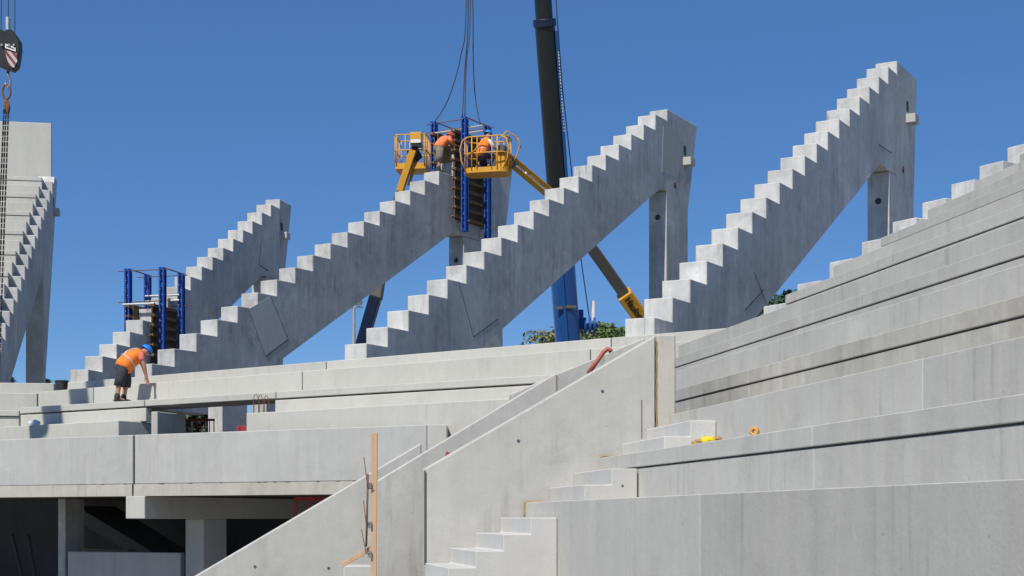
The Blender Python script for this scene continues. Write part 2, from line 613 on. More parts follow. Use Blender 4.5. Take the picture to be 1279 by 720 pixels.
# small block at the foot
p = [R(16.2, v_of(a, 16.2), z_of(a, 707, 16.2)) for a in (430, 466)]
o = MB().prism([V((p[0].x, p[0].y, GROUND)), p[0], p[1], V((p[1].x, p[1].y, GROUND))], D_ * .5).build('concrete_block', M['stair'], bevel=.01)
tag(o, 'small concrete block at the picture bottom beneath the timber brace', 'block')


# foam strips at row ends
def foam_strip(px, py0, py1, px1, label, u):
    mbf = MB()
    a = [R(u, v_of(px + random.uniform(-.4, .4), u), z_of(px, py0 + (py1 - py0) * k / 8, u)) for k in range(9)]
    mbf.tube(a, .011, 6)
    b = [R(u - .01, v_of(px + (px1 - px) * k / 8, u), z_of(px, py0 + random.uniform(-.4, .6), u)) for k in range(9)]
    mbf.tube(b, .014, 6, r_end=.006)
    tag(mbf.build('foam_strip', M['foam'], smooth=True), label, 'foam strip', 'foam strips at terrace ends')


foam_strip(751.5, 570, 586, 774, 'ochre foam strip where the yellow-cloth terrace meets the sloped wall', UW - .03)
foam_strip(655.5, 627, 645, 690, 'ochre foam strip where the front wall top meets the sloped wall', UW - .03)

# gloves and roll on the second terrace
zt2 = rz(2)


def tread_pt(px, dv=.06, i=2):
    v = rv(i) + dv
    return R(u_of(px, v), v, rz(i))


g = empty('work_gloves', tread_pt(884, .2), radians(-8))
g.scale = (.8, .8, .8)
tag(g, 'yellow and tan work gloves lying on the terrace edge by the stairs', 'gloves')
MB().blob((0, 0, .05), .075, .06, .045, 3, .35).blob((.05, .03, .06), .06, .05, .035, 13, .4).build('yellow_glove', M['glove'], g, smooth=True)
MB().blob((.10, .02, .07), .055, .05, .026, 5, .4).blob((-.085, .02, .035), .065, .05, .035, 6, .4).build('tan_glove', M['tan'], g, smooth=True)
c = tread_pt(943, .09)
mbr = MB()
for zz in (-.012, 0, .012):
    mbr.tube([(.024 * cos(2 * pi * k / 20), .024 * sin(2 * pi * k / 20), zz) for k in range(20)], .012, 6, closed=True)
o = mbr.build('tape_roll', M['foam_orange'], smooth=True, recentre=False)
o.location = c + V((0, 0, .034))
o.rotation_euler = (radians(82), 0, -.5)
tag(o, 'small orange tape roll standing on the second terrace edge', 'tape roll')

# ================================================================ MIDDLE STAND (lower rows)


class Line:
    """straight terrace edge: passes y450 metres ahead at picture column 450, runs to vanishing column vp"""
    def __init__(s, y450, py450, vp):
        s.p = V(((450 - CX) * y450 / F, y450, 0))
        d = V(((vp - CX) / F, 1, 0))
        s.d = d.normalized()
        s.n = V((s.d.y, -s.d.x, 0))
        s.z = (HY - py450) * y450 / F

    def pt(s, px, back=0.0, z=None):
        T = (px - CX) / F
        p = s.p + s.n * back
        t = (T * p.y - p.x) / (s.d.x - T * s.d.y)
        q = p + s.d * t
        return V((q.x, q.y, s.z if z is None else z))


LA = Line(32.0, 448.0, -1950)
LB = Line(31.1, 458.3, -1963)
LC = Line(30.1, 482.9, -2176)
LD = Line(29.1, 508.5, -2023)
LP = Line(28.1, 533.5, -2793)


def row_piece(L, pa, pb, zb, run, lip, mat, label, name='terrace_beam', lh=.14, gap=0.0, tread=True, bevel=.012, thick=.15):
    a, b = L.pt(pa), L.pt(pb)
    a.z = b.z = 0
    if lip == 'beam':          # only the tread slab with its nose
        prof = [(0, L.z - lh), (0, L.z), (run, L.z), (run, L.z - lh)]
    elif lip == 'solid':
        prof = [(0, zb), (0, L.z), (run, L.z), (run, zb)]
    elif lip == 'under':       # plain riser below a slab
        prof = [(.02, zb), (.02, L.z - lh - .03), (.20, L.z - lh - .03), (.20, zb)]
    else:
        prof = [(x - 0, z) for x, z in row_profile(0, zb, L.z, run, lip, thick, lh)]
    dirv = (b - a)
    ln = dirv.length - gap
    dirv.normalize()
    mb = MB().prism([a + L.n * x + V((0, 0, z)) for x, z in prof], dirv * ln)
    o = mb.build(name, mat, bevel=bevel)
    return tag(o, label, 'terrace beam', 'terrace beams of the middle stand')


G = .018
for (pa, pb, lab) in ((85, 408, 'upper pale terrace beam at the foot of the left beams, behind the bending worker'),
                      (408.3, 764, 'upper pale terrace beam at the foot of the middle stepped beam'),
                      (764.3, 940, 'upper pale terrace beam behind the pillar, at the right stepped beam foot')):
    row_piece(LA, pa, pb, LB.z + .003, .9, False, M['pale'], lab, gap=G)
for (pa, pb, lab) in ((48, 117, 'short pale terrace piece below the black bucket'),
                      (117.4, 378, 'beige terrace beam the bending worker leans on'),
                      (378.3, 738, 'long pale terrace beam second from top, under the middle stepped beam'),
                      (738.3, 900, 'pale terrace beam second from top, behind the salmon pipe')):
    row_piece(LB, pa, pb, LC.z + .003, .9, False, M['pale'], lab, gap=G)
for (pa, pb, lab) in ((25, 181, 'thin terrace slab under the bending worker'),
                      (181.3, 345, 'thin terrace slab bridging over the dark gap with the red barrier'),
                      (345.3, 800, 'long thin terrace slab with dark joint below, right of the rebar loops')):
    row_piece(LC, pa, pb, 0, 1.0, 'beam', M['pale'], lab, gap=G)
for (pa, pb, lab) in ((25, 74, 'short pale riser piece left of a shaded joint, above the white sack'),
                      (74.3, 182.5, 'pale riser piece ending left of the dark gap, below the worker'),
                      (343, 800, 'long pale riser under the thin slab, right of the rebar loops')):
    row_piece(LC, pa, pb, LD.z + .003, 1.0, 'under', M['pale'], lab, gap=G)
for (pa, pb, lab) in ((-80, 38, 'pale lowest terrace piece at the left edge under the white sack'),
                      (38.4, 149, 'pale lowest terrace piece ending at the dark gap, left of red barrier'),
                      (308, 760, 'long lowest terrace beam behind the front parapet, right of the dark gap')):
    row_piece(LD, pa, pb, LP.z - .95, 1.0, 'solid' if pb == 149 else False, M['pale'], lab, gap=G)


def hbox(name, corner, heading, w, dep, z0, z1, mat, label, cat, bevel=.012, group=None, parent=None):
    """box whose right front corner stands at corner; heading in degrees right of straight ahead"""
    e = V((cos(radians(heading)), -sin(radians(heading)), 0))
    h = V((sin(radians(heading)), cos(radians(heading)), 0))
    c = V((corner.x, corner.y, z0))
    o = MB().prism([c - e * w, c, c + h * dep, c - e * w + h * dep], (0, 0, z1 - z0)).build(name, mat, parent, bevel=bevel)
    if label:
        tag(o, label, cat, group)
    return o


# front parapet
def parapet(pa, pb, label):
    a, b = LP.pt(pa), LP.pt(pb)
    a.z = b.z = 0
    dv = (b - a)
    ln = dv.length - .03
    dv.normalize()
    zt, zl, zb = LP.z, .663, .428
    t = empty('parapet_panel', a)
    tag(t, label, 'parapet', 'front parapet panels')
    P_ = lambda x, z: LP.n * x + V((0, 0, z))
    MB().prism([P_(.02, zl + .003), P_(.02, zt), P_(.56, zt), P_(.56, zl + .003)], dv * ln).build('panel', M['parapet'], t, bevel=.014)
    # ledge below, its upper edge ragged from the pour
    rnd = random.Random(int(pb))
    mb = MB()
    n = 90
    top = [zl + .002 - (.012 if rnd.random() < .12 else 0) - rnd.random() * .004 for _ in range(n + 1)]
    vs, fs = [], []
    for k in range(n + 1):
        q = dv * (ln * k / n)
        vs += [q + P_(0, zb), q + P_(0, top[k]), q + P_(.55, top[k]), q + P_(.55, zb)]
        if k:
            o_ = (k - 1) * 4
            fs += [[o_ + j, o_ + (j + 1) % 4, o_ + 4 + (j + 1) % 4, o_ + 4 + j] for j in range(4)]
    fs += [[3, 2, 1, 0], [n * 4 + j for j in range(4)]]
    mb.add(vs, fs)
    mb.build('ledge', M['ledge'], t)
    return t


parapet(-90, 166.7, 'long grey parapet panel left of the vertical joint, above the dark opening')
parapet(167.6, 534, 'long grey parapet panel right of the vertical joint, ending by the sloped walls')

pe = LP.pt(534)
o = hbox('parapet_panel', V((pe.x + .345, pe.y + .004, 0)), 0, .34, .5, .428, LP.z, M['pale'], 'short return piece at the right end of the front parapet, beside the sloped walls', 'parapet', group='front parapet panels')

# slab behind the parapet, rear wall of the space below
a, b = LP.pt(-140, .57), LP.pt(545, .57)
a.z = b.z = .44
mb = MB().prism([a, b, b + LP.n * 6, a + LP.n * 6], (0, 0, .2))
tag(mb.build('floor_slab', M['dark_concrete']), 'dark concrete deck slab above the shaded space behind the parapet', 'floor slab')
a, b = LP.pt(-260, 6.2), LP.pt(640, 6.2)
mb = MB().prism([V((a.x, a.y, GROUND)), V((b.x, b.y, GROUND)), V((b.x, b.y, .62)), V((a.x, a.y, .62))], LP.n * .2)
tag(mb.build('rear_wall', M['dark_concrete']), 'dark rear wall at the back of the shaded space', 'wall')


hbox('support_beam', at(181, 640, 30.6), 30, .50, 7, -.02, .424, M['pale'],
     'pale square beam end sticking out below the parapet joint', 'beam')
hbox('support_column', at(255, 640, 32.15), 30, .5, .72, GROUND, -.024, M['parapet'],
     'square column under the beam in the shaded opening', 'column', group='columns in the shaded opening')
hbox('support_column', at(82, 640, 34.6), 28, .22, .6, GROUND, .43, M['raker'],
     'slim upright column at the left of the shaded opening', 'column', group='columns in the shaded opening')
hbox('low_wall', at(226, 640, 32.6), 25, 3.0, .15, GROUND, -.73, M['parapet'],
     'low pale wall between two columns in the shaded opening', 'wall')
mb = MB().bar(at(108, 688, 34.4), at(166, 689.5, 33.7), .25, .10)
tag(mb.build('timber_board', M['timber']), 'old board lying on the low wall in the shaded opening', 'board')
for (xa, xb, lab) in ((16, 30, 'left one of two poles leaning in the dark space'), (36, 46, 'right one of two poles leaning in the dark space')):
    mb = MB().bar(at(xb, 725, 35.2), at(xa, 668, 35.6), .07, .04)
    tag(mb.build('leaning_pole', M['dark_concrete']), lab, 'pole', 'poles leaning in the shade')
# red frame in the opening's corner
t = empty('red_barrier', at(402, 640, 29.6))
tag(t, 'red barrier corner peeping over the low sloped wall in the shade', 'barrier')
t.location.z = GROUND
mb = MB()
for i in range(5):
    mb.bar((-.5 + i * .25, 0, 0), (-.5 + i * .25, 0, 3.38), .05, .05)
mb.bar((-.5, 0, 3.36), (.5, 0, 3.36), .06, .07)
mb.build('frame', M['red'], t)

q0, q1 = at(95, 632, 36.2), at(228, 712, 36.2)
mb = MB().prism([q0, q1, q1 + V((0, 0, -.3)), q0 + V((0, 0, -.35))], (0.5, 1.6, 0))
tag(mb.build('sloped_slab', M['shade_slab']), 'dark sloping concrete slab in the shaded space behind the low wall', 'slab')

# things in the gap under the bridging slab
hbox('concrete_block', at(197, 520, 32.6), 24, .16, 1.0, .64, 2.22, M['grey'],
     'concrete end block in the gap, left of the red barrier', 'block')
hbox('support_column', at(278, 520, 38.4), 30.5, .46, .95, GROUND, 3.2, M['raker'],
     'grey column in the gap, right of the red barrier', 'column')
t = empty('red_barrier', at(246, 545, 36.0))
tag(t, 'red barrier with white posts seen through the gap', 'barrier')
mb = MB()
for k in range(9):
    mb.bar((-.4 + k * .1, 0, .03), (-.4 + k * .1, 0, .42), .02, .02)
mb.bar((-.42, 0, .4), (.42, 0, .4), .04, .05).bar((-.42, 0, .04), (.42, 0, .04), .04, .05)
mb.build('grille', M['red'], t)
for x in (-.1, .22):
    MB().bar((x, -.04, 0), (x, -.04, .36), .035, .02).build('post', M['white'], t)
t.location.z = at(246, 541, 36).z - .1
mb = MB().prism([at(215, 545, 37.0), at(320, 545, 37.0), at(320, 545, 37.0) + V((0, 3, 0)), at(215, 545, 37.0) + V((0, 3, 0))], (0, 0, -.2))
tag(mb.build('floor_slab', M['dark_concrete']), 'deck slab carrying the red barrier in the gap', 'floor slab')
# red crate beside
hbox('red_crate', at(309, 530, 32.2), 20, .25, .3, at(300, 541, 32.2).z, at(300, 532, 32.2).z, M['red'], 'small red crate in the gap by the rebar hooks', 'crate')


# rebar loops
def loop(px, w, y, pt, pb, label, hook=False):
    a = at(px, pb, y)
    top = at(px, pt, y).z
    ww = w * y / F
    if hook:
        pts = [a, V((a.x, a.y, top - .08)), V((a.x + ww * .5, a.y, top)), V((a.x + ww, a.y, top - .1))]
    else:
        pts = [a, V((a.x, a.y, top - .06)), V((a.x + ww * .2, a.y, top - .01)), V((a.x + ww * .45, a.y, top)), V((a.x + ww * .8, a.y, top - .08)), V((a.x + ww, a.y, top - .22)), V((a.x + ww, a.y, a.z))]
    tag(MB().tube(pts, .008, 6).build('rebar_loop', M['rust'], smooth=True), label, 'rebar', 'rebar loops at the gap')


y_ = LD.pt(325, .12).y
loop(317.5, 7, y_, 492.5, 516, 'rebar loop, left of three on the stepped terrace end')
loop(323.5, 6, y_ + .12, 493, 516, 'rebar loop, middle of three on the stepped terrace end')
loop(331, 6, y_ + .3, 494, 516, 'rebar loop, right of three on the stepped terrace end')
loop(300, 3, LD.pt(300).y, 521, 543, 'bent rebar hook standing at the red crate', True)

# salmon pipe
p0, p1, p2 = at(735, 467, 18.4), at(757, 436.5, 18.4), at(764, 440, 18.4)
mb = MB().tube([p0, p0.lerp(p1, .5), p0.lerp(p1, .88), p1 + V((.02, 0, .005)), p1 + V((.045, 0, -.003)), p2], .027, 12)
tag(mb.build('drain_pipe', M['pipe'], smooth=True), 'salmon plastic pipe with an elbow end leaning above the sloped wall', 'pipe')
o = MB().box(-.02, .02, -.015, .015, -.025, .025).build('red_clip', M['red'], recentre=False)
o.location = at(559.5, 568, 16.55)
o.rotation_euler = (0, .4, 0)
tag(o, 'tiny red clip on the middle sloped wall', 'clip')

# timber post with brace and bars
t = empty('timber_post', V((at(467, 640, 15.1).x, 15.1, GROUND)))
tag(t, 'raw timber post standing in front of the sloped walls', 'timber post')
zt = at(467, 541, 15.1).z
MB().bar((-.012, 0, 0), (.012, 0, zt - GROUND), .056, .05, up=(0, 1, 0)).build('post', M['wood'], t, bevel=.003)
b0, b1 = at(427, 706.5, 15.1) - t.location, at(463, 685, 15.1) - t.location
MB().bar(b0, b1 + V((.01, 0, 0)), .045, .045, up=(0, 1, 0)).build('brace', M['wood'], t, bevel=.003)
mb = MB()
mb.tube([at(458, 683, 15.05) - t.location, at(459, 640, 15.05) - t.location, at(460, 592, 15.05) - t.location], .011, 6)
for (xa, ya, xb, yb) in ((460, 610, 455, 571), (458, 655, 454.5, 625), (458, 692, 452, 661)):
    q0, q1 = at(xa, ya, 15.04) - t.location, at(xb, yb, 15.04) - t.location
    mb.tube([q1, q0, q0 + V((.05, .02, 0))], .005, 5)
mb.build('tie_wire', M['rust'], t, smooth=True)
for py in (607, 656, 693):
    c = at(462, py, 15.06) - t.location
    MB().box(c.x - .015, c.x + .02, -.05, .0, c.z - .03, c.z + .03).build('clamp', M['steel'], t)

# bucket, sack
t = empty('bucket', at(77.5, 490.5, 37.9))
tag(t, 'black plastic bucket standing at the left terrace end', 'bucket')
MB().lathe([(.12, 0), (.155, .26), (.165, .26), (.165, .29), (.14, .29), (.11, .02)], n=20).build('body', M['bucket'], t, smooth=False)
MB().tube([(.16 * cos(a), -.02, .27 - .16 * sin(a) * .9) for a in [pi * k / 10 for k in range(11)]], .006, 6).build('handle', M['steel'], t)
o = MB().blob((0, 0, .05), .13, .12, .09, 11, .25).build('plastic_sack', M['sack'], smooth=True, recentre=False)
o.location = LD.pt(44, .2)
tag(o, 'small white plastic sack lying on the lowest left terrace', 'sack')

# ================================================================ STEPPED RAKER BEAMS
RW = .58
RKS, RKR = .8, .45


class Raker:
    def __init__(s, x, y, z, th, k0, k1, sb=0.0):
        s.x, s.y, s.z, s.th, s.k0, s.k1 = x, y, z, radians(th), k0, k1
        s.h = V((sin(s.th), cos(s.th), 0))
        s.e = V((cos(s.th), -sin(s.th), 0))

    def side(s, px, py, off=0.0):
        """(s, z) on the right-hand face seen at a survey point"""
        T = (px - CX) / F
        bx, by = s.x + s.e.x * off, s.y + s.e.y * off
        q = (T * by - bx) / (s.h.x - T * s.h.y)
        return q, (HY - py) * (by + q * s.h.y) / F - s.z

    def jit(s, k, q):
        r = random.Random(int(s.x * 100) + k * 7 + q)
        return r.uniform(-.011, .011)

    def build(s, label, drop=2.3, bear=1.4, zlow=-2.0, col=True, collabel='', fr=(15.2, 14.85, 17.2, 16.9), holes=True, lean_col=False, bracket=True):
        t = empty('stepped_beam', (s.x, s.y, s.z), -s.th)
        tag(t, label, 'stepped beam', 'stepped concrete raker beams')
        s.t = t
        kk = range(s.k0, s.k1)
        sf = s.k1 * RKS if fr[0] is None else fr[0]
        poly = [(s.k0 * RKS, zlow)]
        for k in kk:
            poly += [(k * RKS + s.jit(k, 0), k * RKR + s.jit(k, 1)), ((k + 1) * RKS + s.jit(k + 1, 0) if k < s.k1 - 1 else sf - .012, k * RKR + s.jit(k, 1) + s.jit(k, 2) * .4)]
        sa = sf - bear
        za = RKR / RKS * sa - drop
        poly += [(sa + 1.0 if lean_col else sf - .012, za), (sa, za)]
        sl = (zlow + drop) / (RKR / RKS)
        poly += [(sl, zlow)]
        MB().prism([(-RW, a, b) for a, b in poly], (RW, 0, 0)).build('beam_body', M['raker'], t, bevel=.014)
        s.za = za
        if col:
            c = empty('support_column', (s.x, s.y, s.z), -s.th)
            c.location = V((s.x, s.y, GROUND)) + s.h * sf
            tag(c, collabel, 'column', 'tall columns carrying the stepped beams')
            zo = s.z - GROUND
            ztop = zo + s.k1 * RKR - .11
            zb = zo + za - .012
            fl = fr[1] - sf
            bk = fr[2] - sf
            bl_ = (fr[3] if len(fr) > 3 else fr[2] - .3) - sf
            if lean_col:
                poly = [(fl, 0), (fl, zb), (-.05, ztop), (bk, ztop), (bl_, zo + 1.2), (bl_, 0)]
                MB().prism([(-RW + .012, a, b) for a, b in poly], (RW - .024, 0, 0)).build('shaft', M['raker'], c, bevel=.014)
            else:
                poly = [(fl, 0), (fl, zb), (0, zb), (0, ztop), (bk, ztop - .03), (bl_, zb - .4), (bl_, 0)]
                MB().prism([(-RW, a, b) for a, b in poly], (RW, 0, 0)).build('shaft', M['raker'], c, bevel=.014)
            # bracket near the top, on the right-hand face
            zc = ztop - 1.45
            bs = bk - (1.35 if lean_col else 1.05)
            pr = .2 if lean_col else .25
            if bracket:
              MB().box(-.05, pr, bs, bs + .36, zc, zc + .24).build('bracket', M['pale'], c, bevel=.012)
              MB().box(-.01, .012, bs + .02, bs + .2, zc + .32, zc + .6).build('recess_shade', M['dark_concrete'], c)  # raised dark plate whose colour stands for the shade in a recess
            if holes:
                MB().cyl((-.02, .55, zb + .28), (.006, .55, zb + .28), .10, 18).build('sleeve', M['red'], c)
                MB().cyl((.0, .57, zb + .28), (.009, .57, zb + .28), .075, 18).build('sleeve', M['seam'], c)
                MB().cyl((-RW / 2, fl - .008, zb - .75), (-RW / 2, fl + .02, zb - .75), .085, 18).build('sleeve', M['dark_concrete'], c)
            s.c = c
        return t

    def seam(s, a, b, w=.03):
        (s0, z0), (s1, z1) = s.side(*a), s.side(*b)
        MB().bar((.0, s0, z0), (.0, s1, z1), w, .008, up=(1, 0, 0)).build('joint_seam', M['seam'], s.t)

    def plate(s, pts, mat='grey'):
        q = [s.side(*p) for p in pts]
        MB().prism([(-.02, a, b) for a, b in q], (.026, 0, 0)).build('splice_plate', M[mat], s.t)


R4 = Raker(2.55, 28.0, 3.61, 30.0, 0, 19)
R4.build('rightmost tall stepped concrete beam, rising from behind the pillar', collabel='tall concrete column under the rightmost stepped beam', fr=(15.2, 14.5, 17.1, 16.8), bear=1.5)
R4.seam((942.5, 340), (957.5, 380), .02)
R4.seam((931, 388), (954, 362), .03)
R4.seam((1098, 181), (1114, 191), .025)
R3 = Raker(-3.12, 33.4, 3.73, 30.6, 0, 19)
R3.build('stepped concrete beam in the middle with clear sky under it', collabel='tall concrete column under the middle stepped beam', fr=(15.2, 15.16, 17.4, 16.7), bear=.45)
R3.seam((573, 352), (592, 421), .016)
R3.seam((592, 421), (622, 399), .026)
R3.plate([(829, 158), (827, 214), (848, 222.5), (852, 172)])
R2 = Raker(-8.5, 39.28, 4.27, 31.0, -1, 18)
R2.build('stepped concrete beam with a bluish splice patch, under the aerial platforms', zlow=-1.6, collabel='concrete column behind the upper blue formwork', fr=(14.4, 13.45, 16.6, 15.9), bear=1.6, bracket=False)
R2.seam((310, 384), (332, 446), .009)
R2.seam((332, 446), (361, 424), .02)
R2.seam((338, 369), (360, 423), .012)
R2.plate([(311, 386), (332.5, 444), (359, 424), (338, 371)], 'stair')
R1 = Raker(-12.11, 44.62, 4.25, 15.0, -2, 17)
R1.build('short looking stepped concrete beam behind the lower blue formwork', zlow=-2.4, collabel='concrete column at the top of the left stepped beam', fr=(13.6, 12.4, 14.7, 13.9), bear=1.5)
R1.seam((327, 301), (324, 331), .03)
R1.seam((324, 331), (336, 339), .04)
e5 = V((cos(radians(57.3)), -sin(radians(57.3)), 0)) * RW
R5 = Raker(4.41 + e5.x, 27.45 + e5.y, 3.72, 57.3, -1, 13)
R5.build('stepped beam whose pale blocks peek above the right stand', col=False, fr=(None, 0, 0), zlow=-2.0)
# its column, low behind the stand
c = R5.h * 10
hbox('support_column', V((R5.x, R5.y, 0)) + R5.h * 9.6, 57.3, RW, 1.2, GROUND, R5.z + 9.6 * .5625 - 2.25, M['raker'], 'column hidden under the beam behind the right stand', 'column')

# left stand -----------------------------------------------------------------
R0 = Raker(-13.5, 40.2, 3.6, -10.0, -2, 19)
R0.build('dark stepped beam end at the far left, under the frontal terraces', drop=2.05, bear=3.4, zlow=-2.4, lean_col=True, holes=False,
         collabel='dark column under the far left stand', fr=(15.2, 11.8, 15.9, 12.5))
lab0 = ['topmost', 'second', 'third', 'fourth', 'fifth', 'sixth', 'seventh', 'eighth', 'ninth', 'tenth', 'eleventh', 'twelfth']
n0 = 0
for k in range(17, -6, -2):
    sk = (k - 1) * RKS
    zb = (k - 1) * RKR
    prof = [(sk + .12, zb + .004), (sk + .12, zb + RKR), (sk + RKS + .10, zb + RKR), (sk + RKS + .10, zb + 2 * RKR - .15), (sk + RKS + .18, zb + 2 * RKR - .15),
            (sk + RKS + .18, zb + 2 * RKR - .13), (sk + RKS + .08, zb + 2 * RKR - .13), (sk + RKS + .08, zb + 2 * RKR),
            (sk + 2 * RKS + .34, zb + 2 * RKR), (sk + 2 * RKS + .34, zb + 2 * RKR - .14), (sk + RKS + .3, zb + 2 * RKR - .14), (sk + RKS + .3, zb + RKR + .004)]
    prof = [(a, b) for a, b in prof]
    mb = MB().prism([(-.28, a, b) for a, b in prof], (-9.0, 0, 0))
    o = mb.build('terrace_beam', M['pale'], bevel=.014)
    loc = o.location.copy()
    o.location = V((R0.x, R0.y, R0.z)) + R0.e * loc.x + R0.h * loc.y + V((0, 0, loc.z))
    o.rotation_euler = (0, 0, -R0.th)
    tag(o, '%s double terrace step of the far left stand, counted down from its top panel' % lab0[n0], 'terrace beam', 'terrace beams of the left stand')
    n0 += 1
q = V((R0.x, R0.y, R0.z)) + R0.h * 15.25
mb = MB().prism([q - R0.e * .14 + V((0, 0, 7.9)), q - R0.e * 9 + V((0, 0, 7.9)), q - R0.e * 9 + V((0, 0, 10.35)), q - R0.e * .14 + V((0, 0, 10.35))], R0.h * .2)
tag(mb.build('end_panel', M['pale'], bevel=.015), 'big plain pale panel crowning the far left stand', 'wall panel')

# low frontal walls at the left edge
for (y, px, pt, pb, lab) in ((38.5, 68, 479, 500, 'low wall at the left edge below the dark column, topmost of its steps'),
                             (37.5, 47, 491.5, 520, 'low wall at the left edge, second of its steps down'),
                             (36.3, 24.5, 513, 520, 'thin slab at the left edge above a dark joint, third of its steps'),
                             (36.35, 24.5, 520.8, 560, 'low wall at the left edge under the thin slab')):
    a = at(px, pt, y)
    e = V((cos(radians(-8)), -sin(radians(-8)), 0))
    h = V((sin(radians(-8)), cos(radians(-8)), 0))
    zb = at(px, pb, y).z
    q = V((a.x, a.y, zb))
    o = MB().prism([q, q - e * 5, q - e * 5 + h * 1.1, q + h * 1.1], (0, 0, a.z - zb)).build('terrace_beam', M['pale'], bevel=.012)
    tag(o, lab, 'terrace beam', 'low terrace pieces at the left edge')

# ================================================================ FORMWORK


def formwork(rk, s0, s1, z0, z1, pz0, pz1, label):
    t = empty('formwork', V((rk.x, rk.y, rk.z)), -rk.th)
    tag(t, label, 'formwork', 'blue formwork frames on the stepped beams')
    xo = .30
    posts = {}
    for nm, x, s in (('rf', xo, s0), ('rb', xo, s1), ('lf', -RW - xo, s0), ('lb', -RW - xo, s1)):
        mb = MB()
        for dx in (-.045, .045):
            # a pair of channels
            zq = z0 if x > 0 else z0 + .7
            mb.box(x + dx - .008, x + dx + .008, s - .10, s + .10, zq, z1)
            sg = 1 if dx > 0 else -1
            for ds in (-.094, .094):
                mb.box(x + dx + sg * .008, x + dx + sg * .04, s + ds - .006, s + ds + .006, zq, z1)
        n = int((z1 - z0) / .5)
        for k in range(0 if x > 0 else 2, n + 1):
            zz = z0 + .05 + k * (z1 - z0 - .1) / n
            mb.box(x - .06, x + .06, s - .07, s + .07, zz - .03, zz + .03)
        mb.build('post', M['blue'], t)
        mb = MB()
        m = int((z1 - z0) / .16)
        for k in range(0 if x > 0 else 5, m):
            zz = z0 + .1 + k * .16
            mb.cyl((x + .05, s - .045 + (k % 2) * .09, zz), (x + .057, s - .045 + (k % 2) * .09, zz), .014, 8)
            mb.cyl((x - .035 + (k % 2) * .07, s - .101, zz), (x - .035 + (k % 2) * .07, s - .106, zz), .013, 8)
        mb.build('bolt', M['galv'], t)
    # panels and walers
    for side, sg in ((.0, 1), (-RW, -1)):
        x0 = side + sg * .012
        MB().box(min(x0, x0 + sg * .04), max(x0, x0 + sg * .04), s0 - .2, s1 + .2, pz0, pz1).build('panel', M['ply'], t)
        n = int((pz1 - pz0) / .30)
        for k in range(n + 1):
            zz = pz0 + .06 + k * (pz1 - pz0 - .12) / n
            xa, xb = x0 + sg * .044, x0 + sg * .195
            mb = MB()
            sa, sb = s0 - .38 - random.uniform(0, .08), s1 + .3 + random.uniform(0, .08)
            mb.box(min(xa, xb), max(xa, xb), sa, sb, zz - .012, zz + .012)
            mb.box(min(xa, xa + sg * .035), max(xa, xa + sg * .035), sa, sb, zz - .04, zz + .04)
            mb.box(min(xb - sg * .035, xb), max(xb - sg * .035, xb), sa, sb, zz - .04, zz + .04)
            mb.build('waler', M['timber'], t)
    # ties across, at two heights, and top rods
    for zz in (z1 - .06, pz1 + .12, pz0 - .06):
        for s in (s0, s1):
            MB().tube([(-RW - xo - .35, s + .02, zz), (xo + .2, s + .02, zz)], .016, 6).build('tie_rod', M['rust'], t)
    for x in (xo, -RW - xo):
        MB().tube([(x, s0, z1 + .0), (x, s1, z1 - .0)], .02, 6).build('tie_rod', M['rust'], t)
    for zz in (pz1 + .28, pz1 + .45):
        MB().tube([(-RW - xo, s1 - .14, zz), (xo, s1 - .14, zz)], .035, 8).build('cross_tube', M['galv'], t)
    MB().tube([(-RW - xo - .1, s0 - .14, pz1 + .02), (xo - .2, s0 - .14, pz1 + .02)], .04, 8).build('cross_tube', M['galv'], t)
    return t


formwork(R1, 3.9, 5.15, .15, 3.5, .1, 2.35, 'blue formwork frame around the lower left stepped beam, above the worker')
formwork(R2, 13.05, 14.45, 4.95, 8.65, 5.35, 8.2, 'blue formwork frame hanging on slings between the two aerial platforms')


# ================================================================ PEOPLE


def skin_mesh(name, joints, edges, mat, parent, sub=2):
    me = bpy.data.meshes.new(name)
    keys = list(joints)
    me.from_pydata([joints[k][:3] for k in keys], [], [])
    me.edges.add(len(edges))
    for i, (a, b) in enumerate(edges):
        me.edges[i].vertices = (keys.index(a), keys.index(b))
    me.update()
    o = bpy.data.objects.new(name, me)
    COL.objects.link(o)
    o.modifiers.new('skin', 'SKIN')
    me.skin_vertices.new() if not me.skin_vertices else None
    for i, k in enumerate(keys):
        sv = me.skin_vertices[0].data[i]
        r = joints[k][3]
        sv.radius = (r, r) if not isinstance(r, tuple) else r
        sv.use_root = (i == 0)
    s = o.modifiers.new('sub', 'SUBSURF')
    s.levels = s.render_levels = sub
    dg = bpy.context.evaluated_depsgraph_get()
    m2 = bpy.data.meshes.new_from_object(o.evaluated_get(dg))
    m2.name = name
    bpy.data.objects.remove(o)
    m2.materials.clear()
    m2.materials.append(mat)
    for p in m2.polygons:
        p.use_smooth = True
    o = bpy.data.objects.new(name, m2)
    COL.objects.link(o)
    o.parent = parent
    return o


def loft(mb, rings, side, n=16):
    side = V(side).normalized()
    pts = [V(r[0]) for r in rings]
    base = len(mb.v)
    rnd = random.Random(len(rings) * 31 + int(rings[0][1] * 1000))
    for i, r in enumerate(rings):
        d = (pts[min(i + 1, len(pts) - 1)] - pts[max(i - 1, 0)]).normalized()
        sd = (side - d * side.dot(d)).normalized()
        q = d.cross(sd)
        for k in range(n):
            t = 2 * pi * k / n
            f = 1 + rnd.uniform(-.05, .05)
            mb.v.append(pts[i] + sd * (r[1] * f * cos(t)) + q * (r[2] * f * sin(t)))
    for i in range(len(rings) - 1):
        for k in range(n):
            l = (k + 1) % n
            mb.f.append([base + i * n + k, base + i * n + l, base + (i + 1) * n + l, base + (i + 1) * n + k])
    mb.f.append([base + k for k in range(n)][::-1])
    mb.f.append([base + (len(rings) - 1) * n + k for k in range(n)])
    return mb


